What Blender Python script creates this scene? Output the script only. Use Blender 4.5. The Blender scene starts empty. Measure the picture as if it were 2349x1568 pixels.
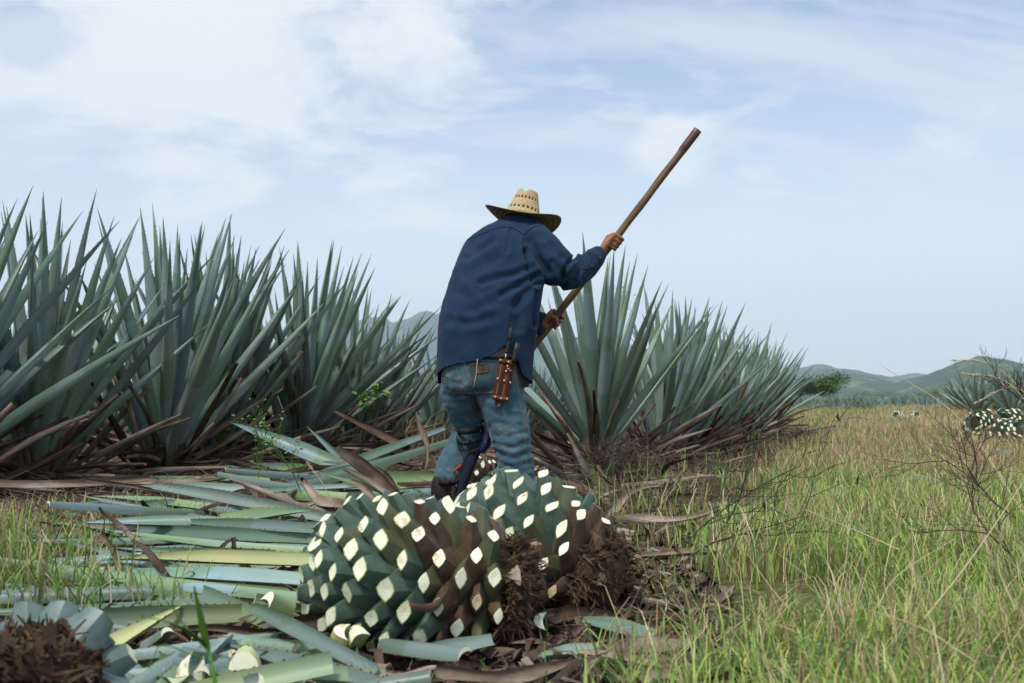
import bpy, bmesh, math, random
import numpy as np
from mathutils import Vector, Matrix, Euler
from mathutils.bvhtree import BVHTree
from mathutils import noise as mnoise
R = math.radians
rnd = random.Random(7)
nr = np.random.default_rng(7)
scene = bpy.context.scene
COL = scene.collection

# ------------------------------------------------------------------ camera
CAMH = 0.53
FPX = 35 / 36 * 2349.0            # focal length in pixels of a 2349 px wide picture
CX, CY, HZ = 1174.5, 784.0, 915.0  # centre and horizon line of that picture
PITCH = math.atan((HZ - CY) / FPX)
cam_d = bpy.data.cameras.new('camera'); cam = bpy.data.objects.new('camera', cam_d)
COL.objects.link(cam); scene.camera = cam
cam.location = (0, 0, CAMH); cam.rotation_euler = (math.pi / 2 + PITCH, 0, 0)
cam_d.lens = 35; cam_d.sensor_width = 36; cam_d.clip_start = 0.02; cam_d.clip_end = 30000
cam_d.dof.use_dof = True; cam_d.dof.focus_distance = 3.9; cam_d.dof.aperture_fstop = 6.3

# ------------------------------------------------------------------ light: bright thin overcast
SUN_EL, SUN_AZ = 58.0, -28.0      # azimuth measured from behind the camera, negative = left
world = bpy.data.worlds.new('World'); scene.world = world; world.use_nodes = True
wt = world.node_tree; wn = wt.nodes; wl = wt.links
for n in list(wn): wn.remove(n)
sun_to = Vector((math.sin(R(SUN_AZ)) * math.cos(R(SUN_EL)), -math.cos(R(SUN_AZ)) * math.cos(R(SUN_EL)), math.sin(R(SUN_EL))))
def build_sky():
    out = wn.new('ShaderNodeOutputWorld'); bg = wn.new('ShaderNodeBackground')
    sky = wn.new('ShaderNodeTexSky'); sky.sky_type = 'NISHITA'; sky.sun_disc = False
    sky.sun_elevation = R(SUN_EL); sky.sun_rotation = math.atan2(sun_to.x, sun_to.y)
    sky.air_density = 1.0; sky.dust_density = 0.8; sky.ozone_density = 1.0
    geo = wn.new('ShaderNodeTexCoord')
    sep = wn.new('ShaderNodeSeparateXYZ'); wl.new(geo.outputs['Generated'], sep.inputs[0])
    def M(op, a, b=None, c=None):
        m = wn.new('ShaderNodeMath'); m.operation = op
        for i, v in enumerate((a, b, c)):
            if v is None: continue
            if isinstance(v, (int, float)): m.inputs[i].default_value = v
            else: wl.new(v, m.inputs[i])
        return m.outputs[0]
    zc = M('ADD', M('MAXIMUM', sep.outputs[2], 0.0), 0.42)
    px = M('DIVIDE', sep.outputs[0], zc); py = M('DIVIDE', sep.outputs[1], zc)
    def NO(sx, sy, ox, oy, scale, det, rough, dist=0.0):
        cb = wn.new('ShaderNodeCombineXYZ')
        wl.new(M('MULTIPLY_ADD', px, sx, ox), cb.inputs[0]); wl.new(M('MULTIPLY_ADD', py, sy, oy), cb.inputs[1])
        n = wn.new('ShaderNodeTexNoise'); n.inputs['Scale'].default_value = scale
        n.inputs['Detail'].default_value = det; n.inputs['Roughness'].default_value = rough
        n.inputs['Distortion'].default_value = dist
        wl.new(cb.outputs[0], n.inputs['Vector']); return n.outputs['Fac']
    def RAMP(f, a, b):
        r = wn.new('ShaderNodeMapRange'); r.interpolation_type = 'SMOOTHSTEP'
        r.inputs[1].default_value = a; r.inputs[2].default_value = b; wl.new(f, r.inputs[0]); return r.outputs[0]
    big = NO(0.75, 1.0, SKY_OX, SKY_OY, 1.05, 6, 0.58, 0.35)
    fine = NO(0.9, 1.3, 3.1, 9.2, 3.4, 9, 0.64, 0.4)
    wisp = NO(0.45, 2.2, 7.7, 1.3, 1.6, 6, 0.6, 0.8)
    c1 = RAMP(M('MULTIPLY_ADD', fine, 0.8, big), 0.84, 1.10)
    c2 = M('MULTIPLY', RAMP(M('MULTIPLY_ADD', fine, 0.35, wisp), 0.50, 0.80), 0.62)
    # small cumulus heads low over the horizon
    cb = wn.new('ShaderNodeCombineXYZ')
    az = M('ARCTAN2', sep.outputs[0], sep.outputs[1])
    wl.new(M('MULTIPLY_ADD', az, 6.0, 4.3), cb.inputs[0]); wl.new(M('MULTIPLY', sep.outputs[2], 13.0), cb.inputs[1])
    cn = wn.new('ShaderNodeTexNoise'); cn.inputs['Scale'].default_value = 1.5; cn.inputs['Detail'].default_value = 7; cn.inputs['Roughness'].default_value = 0.55
    wl.new(cb.outputs[0], cn.inputs['Vector'])
    low = M('MULTIPLY', RAMP(sep.outputs[2], 0.22, 0.06), RAMP(cn.outputs['Fac'], 0.51, 0.62))
    mask = M('MAXIMUM', c1, c2)
    veil = M('MAXIMUM', M('MULTIPLY', mask, 0.96), M('MULTIPLY_ADD', RAMP(sep.outputs[2], 0.36, 0.02), 0.72, 0.18))
    mix = wn.new('ShaderNodeMix'); mix.data_type = 'RGBA'
    wl.new(veil, mix.inputs['Factor']); wl.new(sky.outputs[0], mix.inputs['A'])
    mix.inputs['B'].default_value = CLOUD_COL
    mx2 = wn.new('ShaderNodeMix'); mx2.data_type = 'RGBA'; wl.new(M('MULTIPLY', low, 0.7), mx2.inputs['Factor'])
    wl.new(mix.outputs['Result'], mx2.inputs['A']); mx2.inputs['B'].default_value = (5.3, 5.35, 5.45, 1)
    wl.new(mx2.outputs['Result'], bg.inputs['Color']); bg.inputs['Strength'].default_value = 0.085
    wl.new(bg.outputs[0], out.inputs['Surface'])
SKY_OX, SKY_OY = 7.2, 5.0
CLOUD_COL = (5.0, 5.2, 5.45, 1)
build_sky()
sun_d = bpy.data.lights.new('sun', 'SUN'); sun = bpy.data.objects.new('sun', sun_d); COL.objects.link(sun)
sun_d.energy = 1.5; sun_d.angle = R(10); sun_d.color = (1.0, 0.95, 0.87)
sun.rotation_euler = (-sun_to).to_track_quat('-Z', 'Y').to_euler(); sun.location = (0, 0, 30)
vs = scene.view_settings; vs.view_transform = 'Standard'; vs.look = 'None'; vs.exposure = 1.15; vs.gamma = 1; vs.use_curve_mapping = False
scene.cycles.max_bounces = 6; scene.cycles.volume_bounces = 1; scene.cycles.transparent_max_bounces = 8

# ------------------------------------------------------------------ picture <-> place
def ray(u, v):
    dx = (u - CX) / FPX; dy = (CY - v) / FPX; c, s = math.cos(PITCH), math.sin(PITCH)
    return Vector((dx, c - dy * s, s + dy * c))
def P(u, v, Y):
    r = ray(u, v); r *= Y / r.y
    return Vector((r.x, r.y, r.z + CAMH))
def G(u, v, z=0.0):
    r = ray(u, v); r *= (z - CAMH) / r.z
    return Vector((r.x, r.y, r.z + CAMH))
def S(x, y, Y):                      # the same with pixels of the full-size photograph
    return P(x * 2349 / 3840, y * 2349 / 3840, Y)

# rows of agave run away to the right
RD = Vector((0.362, 0.932, 0)); RN = Vector((0.932, -0.362, 0))
def row(off, s, z=0.0):
    p = RN * off + RD * s; return Vector((p.x, p.y, z))

# ------------------------------------------------------------------ helpers
def tag(o, label=None, cat=None, group=None, kind=None):
    if label: o['label'] = label
    if cat: o['category'] = cat
    if group: o['group'] = group
    if kind: o['kind'] = kind
    return o
def empty(name, loc=(0, 0, 0), label=None, cat=None, group=None):
    o = bpy.data.objects.new(name, None); COL.objects.link(o); o.location = loc
    o.empty_display_size = 0.1
    return tag(o, label, cat, group)
def mesh_data(name, verts, faces, mats, midx=None, smooth=True, luv=None, col=None):
    me = bpy.data.meshes.new(name)
    me.from_pydata([tuple(v) for v in verts] if not isinstance(verts, np.ndarray) else verts.tolist(), [], faces)
    for m in (mats if isinstance(mats, (list, tuple)) else [mats]): me.materials.append(m)
    if midx is not None: me.polygons.foreach_set('material_index', np.asarray(midx, dtype=np.int32))
    if smooth: me.polygons.foreach_set('use_smooth', np.ones(len(me.polygons), dtype=bool))
    if luv is not None:
        a = me.attributes.new('luv', 'FLOAT_VECTOR', 'POINT'); a.data.foreach_set('vector', np.asarray(luv, dtype=np.float32).ravel())
    if col is not None:
        a = me.attributes.new('col', 'FLOAT_COLOR', 'POINT'); a.data.foreach_set('color', np.asarray(col, dtype=np.float32).ravel())
    me.update(); return me
def link(name, me, parent=None, mat4=None, loc=None):
    o = bpy.data.objects.new(name, me); COL.objects.link(o)
    if parent: o.parent = parent
    if mat4 is not None: o.matrix_basis = mat4
    if loc is not None: o.location = loc
    return o
def obj(name, verts, faces, mats, parent=None, **k):
    return link(name, mesh_data(name, verts, faces, mats, **k), parent)

class NT:
    def __init__(s, name, rough=0.6, spec=0.3):
        s.m = bpy.data.materials.new(name); s.m.use_nodes = True; s.t = s.m.node_tree; s.n = s.t.nodes; s.l = s.t.links
        s.b = s.n['Principled BSDF']; s.b.inputs['Roughness'].default_value = rough
        s.b.inputs['Specular IOR Level'].default_value = spec
        s.tc = s.n.new('ShaderNodeTexCoord'); s.obj = s.tc.outputs['Object']
    def set(s, sock, v):
        if hasattr(v, 'is_linked') or hasattr(v, 'links'): s.l.new(v, sock)
        elif isinstance(v, (tuple, list)) and len(v) == 3 and sock.type == 'RGBA': sock.default_value = (*v, 1)
        else: sock.default_value = v
    def math(s, op, a, b=0.0, c=0.0, clamp=False):
        m = s.n.new('ShaderNodeMath'); m.operation = op; m.use_clamp = clamp
        for i, v in enumerate((a, b, c)): s.set(m.inputs[i], v)
        return m.outputs[0]
    def attr(s, name, out='Vector'):
        a = s.n.new('ShaderNodeAttribute'); a.attribute_name = name; return a.outputs[out]
    def sep(s, v):
        x = s.n.new('ShaderNodeSeparateXYZ'); s.l.new(v, x.inputs[0]); return x.outputs
    def rand(s):
        o = s.n.new('ShaderNodeObjectInfo'); return o.outputs['Random']
    def vec(s, v, scale=(1, 1, 1), off=None):
        m = s.n.new('ShaderNodeMapping'); s.l.new(v, m.inputs[0]); m.inputs['Scale'].default_value = scale
        if off is not None: s.set(m.inputs['Location'], off)
        return m.outputs[0]
    def shift(s, v, f=17.0):          # shifted per object
        c = s.n.new('ShaderNodeCombineXYZ'); r = s.math('MULTIPLY', s.rand(), f)
        for i in range(3): s.l.new(r, c.inputs[i])
        a = s.n.new('ShaderNodeVectorMath'); a.operation = 'ADD'; s.l.new(v, a.inputs[0]); s.l.new(c.outputs[0], a.inputs[1]); return a.outputs[0]
    def noise(s, v, scale, det=4, rough=0.55, dist=0.0):
        n = s.n.new('ShaderNodeTexNoise'); n.inputs['Scale'].default_value = scale; n.inputs['Detail'].default_value = det
        n.inputs['Roughness'].default_value = rough; n.inputs['Distortion'].default_value = dist
        if v is not None: s.l.new(v, n.inputs['Vector'])
        return n.outputs['Fac']
    def vor(s, v, scale, feat='F1', rnd_=1.0):
        n = s.n.new('ShaderNodeTexVoronoi'); n.feature = feat; n.inputs['Scale'].default_value = scale; n.inputs['Randomness'].default_value = rnd_
        if v is not None: s.l.new(v, n.inputs['Vector'])
        return n.outputs['Distance']
    def ramp(s, f, a, b, lo=0.0, hi=1.0):
        r = s.n.new('ShaderNodeMapRange'); r.interpolation_type = 'SMOOTHSTEP'
        s.set(r.inputs[0], f); s.set(r.inputs[1], a); s.set(r.inputs[2], b); s.set(r.inputs[3], lo); s.set(r.inputs[4], hi); return r.outputs[0]
    def mix(s, f, a, b, mode='MIX'):
        m = s.n.new('ShaderNodeMix'); m.data_type = 'RGBA'; m.blend_type = mode
        s.set(m.inputs['Factor'], f); s.set(m.inputs['A'], a); s.set(m.inputs['B'], b); return m.outputs['Result']
    def color(s, c): s.set(s.b.inputs['Base Color'], c); return s
    def bump(s, h, strength=0.3, dist=0.01):
        b = s.n.new('ShaderNodeBump'); b.inputs['Strength'].default_value = strength; b.inputs['Distance'].default_value = dist
        s.l.new(h, b.inputs['Height']); s.l.new(b.outputs[0], s.b.inputs['Normal']); return s
def plain(name, c, rough=0.6, spec=0.3, metal=0.0):
    t = NT(name, rough, spec); n = t.noise(t.shift(t.obj), 60, 3)
    t.color(t.mix(t.ramp(n, 0.3, 0.7, 0.0, 0.35), c, tuple(x * 0.6 for x in c))); t.b.inputs['Metallic'].default_value = metal
    return t.m
def fbm(x, y, z=0.0, o=4):
    return mnoise.fractal(Vector((x, y, z)), 1.0, 2.0, o)
def catmull(pts, n):
    """smooth polyline through pts (list of tuples of any length), n samples per span"""
    a = np.array(pts, dtype=float); a = np.vstack([2 * a[0] - a[1], a, 2 * a[-1] - a[-2]]); out = []
    for i in range(1, len(a) - 2):
        for k in range(n):
            t = k / n; p0, p1, p2, p3 = a[i - 1], a[i], a[i + 1], a[i + 2]
            out.append(0.5 * (2 * p1 + (p2 - p0) * t + (2 * p0 - 5 * p1 + 4 * p2 - p3) * t * t + (3 * p1 - p0 - 3 * p2 + p3) * t ** 3))
    out.append(a[-2]); return np.array(out)
def tube_geo(path, radii, sides=10, flat=1.0, up=Vector((0, 0, 1)), cap=True):
    """rings along a path; radii scalar/array or (n,2) for two half axes"""
    path = [Vector(p) for p in path]; n = len(path); V = []; F = []
    if np.isscalar(radii): radii = [radii] * n
    prev = None
    for i, p in enumerate(path):
        d = (path[min(i + 1, n - 1)] - path[max(i - 1, 0)])
        d = d.normalized() if d.length > 1e-9 else Vector((0, 0, 1))
        if prev is None:
            a = up.cross(d)
            if a.length < 1e-3: a = Vector((1, 0, 0)).cross(d)
        else: a = prev - d * prev.dot(d)
        a.normalize(); prev = a; b = d.cross(a)
        r = radii[i]; ra, rb = (r, r * flat) if np.isscalar(r) else (r[0], r[1])
        for k in range(sides):
            t = 2 * math.pi * k / sides; V.append(p + a * (ra * math.cos(t)) + b * (rb * math.sin(t)))
    for i in range(n - 1):
        for k in range(sides):
            j = (k + 1) % sides; F.append((i * sides + k, i * sides + j, (i + 1) * sides + j, (i + 1) * sides + k))
    if cap: F.append(tuple(reversed(range(sides)))); F.append(tuple(range((n - 1) * sides, n * sides)))
    return V, F
class MB:
    """collects pieces of ONE part"""
    def __init__(s): s.V = []; s.F = []; s.M = []; s.L = []
    def add(s, V, F, mi=0, luv=None):
        o = len(s.V); s.V += [tuple(v) for v in V]; s.F += [tuple(i + o for i in f) for f in F]
        s.M += [mi] * len(F) if np.isscalar(mi) else list(mi)
        s.L += [(0, 0, 0)] * len(V) if luv is None else [tuple(x) for x in luv]
        return s
    def tube(s, path, r, sides=8, mi=0, **k): return s.add(*tube_geo(path, r, sides, **k), mi=mi)
    def build(s, name, mats, parent=None, smooth=True): return obj(name, s.V, s.F, mats, parent, midx=s.M, smooth=smooth, luv=s.L)
# ------------------------------------------------------------------ ground
def gz(x, y):
    r = math.hypot(x, y); k = max(0.0, 1 - r / 60)
    return k * (0.022 * fbm(x * 0.9, y * 0.9, 3.0, 3) + 0.010 * fbm(x * 4, y * 4, 5.0, 3)) - 0.02
def mat_ground():
    t = NT('ground_soil_and_grass', 0.95, 0.1)
    o = t.sep(t.obj)
    off = t.math('ADD', t.math('MULTIPLY', o[0], 0.932), t.math('MULTIPLY', o[1], -0.362))
    n = t.noise(t.obj, 1.3, 5, 0.65); n2 = t.noise(t.obj, 23, 5, 0.7); n3 = t.noise(t.obj, 0.12, 4)
    soil = t.mix(t.ramp(n2, 0.3, 0.7), (0.035, 0.024, 0.017), (0.115, 0.08, 0.055))
    soil = t.mix(t.ramp(t.vor(t.obj, 38), 0.0, 0.22, 0.5, 0.0), soil, (0.2, 0.15, 0.1))
    grass = t.mix(t.ramp(n2, 0.32, 0.68), (0.045, 0.06, 0.018), (0.15, 0.15, 0.055))
    grass = t.mix(t.ramp(n, 0.45, 0.7, 0, 0.6), grass, (0.22, 0.17, 0.09))
    g = t.ramp(t.math('ADD', off, t.math('MULTIPLY', t.math('SUBTRACT', n, 0.5), 1.6)), -1.2, -0.5)
    far = t.ramp(o[1], 26, 34)
    g = t.math('MAXIMUM', g, far)
    c = t.mix(g, soil, grass)
    c = t.mix(t.math('MULTIPLY', t.ramp(o[1], 150, 300), t.ramp(n3, 0.4, 0.6)), c, (0.09, 0.12, 0.05))
    t.color(c).bump(t.math('ADD', n2, t.math('MULTIPLY', n, 0.5)), 0.8, 0.03); return t.m
def build_ground():
    V = []; F = []; nA = 168; rad = [0.0] + list(np.geomspace(0.35, 6350, 126))
    V.append((0, 0, gz(0, 0)))
    for r in rad[1:]:
        for k in range(nA):
            a = 2 * math.pi * k / nA; x, y = r * math.sin(a), r * math.cos(a); V.append((x, y, gz(x, y)))
    for k in range(nA): F.append((0, 1 + (k + 1) % nA, 1 + k))
    for i in range(len(rad) - 2):
        b = 1 + i * nA
        for k in range(nA):
            j = (k + 1) % nA; F.append((b + k, b + j, b + nA + j, b + nA + k))
    o = obj('ground', V, F, mat_ground()); tag(o, 'brown soil and dry grass field floor running to the hills', 'ground', kind='structure')
    return o
build_ground()

# ------------------------------------------------------------------ hills
def mat_hill(name, a, b, clear, sc=1.0):
    t = NT(name, 0.95, 0.05)
    n = t.noise(t.obj, 0.011 * sc, 6, 0.6); n2 = t.noise(t.obj, 0.05 * sc, 5, 0.65); v = t.vor(t.obj, 0.07 * sc)
    c = t.mix(t.ramp(v, 0.1, 0.7), b, a)
    c = t.mix(t.ramp(n2, 0.42, 0.68, 0, 0.8), c, a)
    c = t.mix(t.ramp(n, 0.50, 0.64, 0, 0.75), c, clear)
    scar = t.attr('luv'); s = t.sep(scar)
    c = t.mix(t.math('MULTIPLY', s[2], t.ramp(n2, 0.30, 0.5)), c, (0.42, 0.29, 0.22))
    t.color(c).bump(t.math('SUBTRACT', n2, v), 1.0, 9.0 / sc); return t.m
def hill(label, prof, D, thick, mat, seed, scar=None, rough=0.05):
    us = np.array([p[0] for p in prof]); vs_ = np.array([p[1] for p in prof])
    lo, hi = us.min(), us.max(); nu, nd = 130, 34; V = []; F = []; L = []
    for i in range(nu + 1):
        u = lo + (hi - lo) * i / nu; z = P(u, np.interp(u, us, vs_), D).z
        z = max(z, 0.0)
        X = (u - CX) / FPX * D
        for j in range(nd + 1):
            w = -1 + 2 * j / nd                                    # -1 near foot .. 0 ridge .. 1 far foot
            y = D + w * thick; h = z * (0.5 + 0.5 * math.cos(math.pi * w)) ** 0.8
            nn = fbm(X / 260 + seed, y / 260, seed, 5); gl = abs(fbm(X / 190 + seed * 2, y / 420, seed + 4, 4))
            hh = h * (1 + 0.12 * nn - 0.42 * gl * (1 - (1 - abs(w)) ** 3)) + z * 0.035 * fbm(X / 38, y / 38, seed, 4)
            V.append((X * y / D if w < 0 else X, y, hh - 4.0))
            sc = 0.0
            if scar and w < 0:
                pu, pw = scar; du = (u - pu) / 32; dw = (w - pw) / 0.10
                sc = max(0.0, 1 - (du * du + dw * dw) ** 1.5)
            L.append((u, w, sc))
    for i in range(nu):
        for j in range(nd):
            a = i * (nd + 1) + j; F.append((a, a + nd + 1, a + nd + 2, a + 1))
    o = obj('hill', V, F, mat, luv=L); tag(o, label, 'hill', kind='structure'); return o
hm_near = mat_hill('hill_scrub_near', (0.05, 0.09, 0.03), (0.010, 0.026, 0.010), (0.20, 0.23, 0.09))
hm_far = mat_hill('hill_scrub_far', (0.045, 0.075, 0.035), (0.012, 0.026, 0.014), (0.15, 0.16, 0.08), 0.7)
hill('long low ridge behind the alley, left of the pointed hill', [(1690, 905), (1760, 870), (1800, 850), (1850, 840), (1890, 836), (1930, 843), (1985, 853), (2040, 862), (2100, 872), (2190, 885), (2300, 915)], 3900, 700, hm_far, 3.0)
hill('rounded green hump with a bare pinkish scar', [(1740, 914), (1810, 895), (1880, 872), (1930, 856), (1965, 854), (2010, 863), (2060, 874), (2130, 888), (2200, 900), (2290, 915)], 2700, 900, hm_near, 7.0, scar=(2085, -0.20))
hill('small distant ridge in the saddle between the hills', [(1980, 890), (2035, 866), (2065, 858), (2100, 856), (2140, 861), (2190, 872), (2300, 895), (2400, 915)], 4800, 600, hm_far, 11.0)
hill('steep scrub covered hill at the right edge', [(1990, 915), (2080, 898), (2130, 874), (2165, 853), (2200, 838), (2240, 821), (2268, 816), (2305, 818), (2349, 828), (2430, 846), (2560, 880), (2700, 915)], 2100, 800, hm_near, 17.0)
hill('big blue mountain behind the worker', [(150, 915), (420, 860), (640, 790), (760, 735), (798, 722), (840, 736), (895, 746), (940, 728), (972, 712), (992, 709), (1025, 724), (1100, 745), (1220, 762), (1280, 772), (1385, 780), (1480, 806), (1590, 846), (1720, 885), (1850, 915)], 5200, 900, hm_far, 23.0)

# ------------------------------------------------------------------ haze
def build_haze():
    x0, x1, y0, y1, z0, z1 = -6400, 6400, -6400, 6400, -6.0, 560.0
    V = [(x, y, z) for z in (z0, z1) for y in (y0, y1) for x in (x0, x1)]
    F = [(0, 2, 3, 1), (4, 5, 7, 6), (0, 1, 5, 4), (2, 6, 7, 3), (0, 4, 6, 2), (1, 3, 7, 5)]
    m = bpy.data.materials.new('haze_air'); m.use_nodes = True; nt = m.node_tree
    for n in list(nt.nodes): nt.nodes.remove(n)
    o = nt.nodes.new('ShaderNodeOutputMaterial'); v = nt.nodes.new('ShaderNodeVolumePrincipled')
    v.inputs['Color'].default_value = (0.68, 0.83, 1.0, 1); v.inputs['Density'].default_value = HAZE_DENS; v.inputs['Anisotropy'].default_value = 0.0
    nt.links.new(v.outputs[0], o.inputs['Volume'])
    h = obj('haze', V, F, m, smooth=False); tag(h, 'thin pale haze in the air between the field and the hills', 'haze', kind='stuff')
HAZE_DENS = 0.00016
build_haze()
# ------------------------------------------------------------------ agave leaf
def mat_leaf(name, glau, green, yellow=0.0, speck=0.5, dryend=0.0):
    t = NT(name, 0.5, 0.35)
    l = t.sep(t.attr('luv')); r = t.rand()
    pos = t.shift(t.obj)
    streak = t.noise(t.vec(pos, (34, 34, 2.2)), 1.0, 4, 0.6)
    blot = t.noise(t.vec(pos, (5, 5, 1.6)), 1.0, 3)
    band = t.noise(t.vec(pos, (0.7, 0.7, 2.3)), 1.0, 1)
    gl = t.mix(t.ramp(r, 0.0, 1.0), glau, tuple(x * y for x, y in zip(glau, (1.12, 0.98, 0.9))))
    c = t.mix(t.ramp(band, 0.52, 0.535, 0.0, 0.7), gl, green)                # where a neighbour leaf kept the wax off
    c = t.mix(t.ramp(blot, 0.45, 0.7, 0, 0.32), c, green)
    c = t.mix(t.ramp(streak, 0.35, 0.75, 0.0, 0.35), c, tuple(x * 0.55 for x in green))
    c = t.mix(t.ramp(t.math('ABSOLUTE', l[0]), 0.80, 0.99, 0.0, 0.45), c, (0.2, 0.25, 0.10))   # yellowish margin
    if yellow: c = t.mix(t.ramp(l[1], 0.45, 0.0, 0.0, yellow), c, (0.34, 0.38, 0.16))
    if speck:
        v = t.vor(t.vec(pos, (1, 1, 0.75)), 150)
        clump = t.noise(t.vec(pos, (9, 9, 3)), 1.0, 3)
        sm = t.math('MULTIPLY', t.ramp(v, 0.33, 0.24), t.math('MULTIPLY', t.ramp(clump, 0.46, 0.58), t.ramp(r, 0.35, 0.6)))
        c = t.mix(t.math('MULTIPLY', sm, speck), c, (0.02, 0.022, 0.016))
    rust = t.noise(t.vec(pos, (14, 14, 5)), 1.0, 5, 0.7)
    c = t.mix(t.ramp(rust, 0.66, 0.74, 0, 0.6), c, (0.20, 0.14, 0.07))
    if dryend:
        dn = t.math('ADD', l[1], t.math('ADD', t.math('MULTIPLY', t.math('SUBTRACT', blot, .5), .35), t.math('MULTIPLY', t.math('SUBTRACT', streak, .5), .25)))
        dn = t.math('ADD', dn, t.math('MULTIPLY', t.math('SUBTRACT', r, .5), .4))
        c = t.mix(t.ramp(dn, dryend, dryend + .10), c, t.mix(t.ramp(streak, .35, .65), (0.10, 0.062, 0.04), (0.30, 0.21, 0.14)))
    hv = t.n.new('ShaderNodeHueSaturation'); t.set(hv.inputs['Value'], t.ramp(t.math('FRACT', t.math('MULTIPLY', r, 7.31)), 0, 1, 0.66, 1.25)); t.set(hv.inputs['Color'], c); c = hv.outputs[0]
    t.color(c).bump(streak, 0.3, 0.004)
    t.set(t.b.inputs['Roughness'], t.ramp(blot, 0.3, 0.7, 0.34, 0.55)); return t.m
def mat_dry(name, a, b, c3):
    t = NT(name, 0.85, 0.15); pos = t.shift(t.obj)
    st = t.noise(t.vec(pos, (55, 55, 2.5)), 1.0, 5, 0.65); bl = t.noise(t.vec(pos, (9, 9, 4)), 1.0, 4, 0.6)
    c = t.mix(t.ramp(st, 0.3, 0.7), a, b); c = t.mix(t.ramp(bl, 0.42, 0.68), c, c3)
    hue = t.ramp(t.rand(), 0, 1, 0.65, 1.25)
    h = t.n.new('ShaderNodeHueSaturation'); t.set(h.inputs['Value'], hue); t.set(h.inputs['Color'], c)
    v = t.vor(pos, 110); 
    cc = t.mix(t.math('MULTIPLY', t.ramp(v, 0.2, 0.1), t.ramp(bl, 0.5, 0.6)), h.outputs[0], (0.015, 0.012, 0.01))
    t.color(cc).bump(st, 0.6, 0.006); return t.m
M_leaf = mat_leaf('agave_leaf_waxy', (0.245, 0.345, 0.335), (0.15, 0.235, 0.15))
M_leaf_d = mat_leaf('agave_leaf_old', (0.19, 0.275, 0.26), (0.12, 0.195, 0.125), speck=0.95)
M_leaf_trim = mat_leaf('agave_leaf_trimmed', (0.175, 0.265, 0.24), (0.115, 0.19, 0.11), speck=0.95, dryend=0.52)
M_leaf_cut = mat_leaf('agave_leaf_cut', (0.205, 0.31, 0.335), (0.13, 0.23, 0.12), yellow=0.22, speck=0.4)
M_leaf_fresh = mat_leaf('agave_leaf_fresh', (0.185, 0.285, 0.205), (0.165, 0.265, 0.115), yellow=0.45, speck=0.0)
M_cream = mat_leaf('agave_leaf_blanched', (0.52, 0.58, 0.30), (0.50, 0.56, 0.26), speck=0.0)
M_dry = mat_dry('dry_leaf_brown', (0.10, 0.072, 0.053), (0.23, 0.172, 0.125), (0.36, 0.295, 0.235))
M_dry_d = mat_dry('dry_leaf_dark', (0.035, 0.024, 0.018), (0.10, 0.065, 0.046), (0.15, 0.105, 0.08))
M_spine = plain('leaf_spine', (0.055, 0.03, 0.02), 0.5)
def mat_pulp(name, c, d):
    t = NT(name, 0.45, 0.35); p = t.shift(t.obj); n = t.noise(p, 40, 4); f = t.noise(t.vec(p, (260, 40, 260)), 1.0, 3)
    base = t.mix(t.ramp(f, 0.35, 0.75, 0, 0.5), t.mix(t.ramp(n, 0.5, 0.8, 0, 0.5), c, d), d)
    st = t.noise(p, 55, 4, .65); base = t.mix(t.math('MULTIPLY', t.ramp(st, .52, .66), t.ramp(t.rand(), .45, .95)), base, (0.42, 0.24, 0.10))
    t.color(base).bump(f, 0.35, 0.003); return t.m
M_pulp = mat_pulp('cut_pulp', (0.84, 0.84, 0.64), (0.68, 0.70, 0.42))
M_pulp_old = mat_pulp('cut_pulp_old', (0.70, 0.58, 0.34), (0.45, 0.25, 0.12))
M_rim = mat_pulp('cut_rim', (0.42, 0.52, 0.20), (0.28, 0.40, 0.14))

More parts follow.
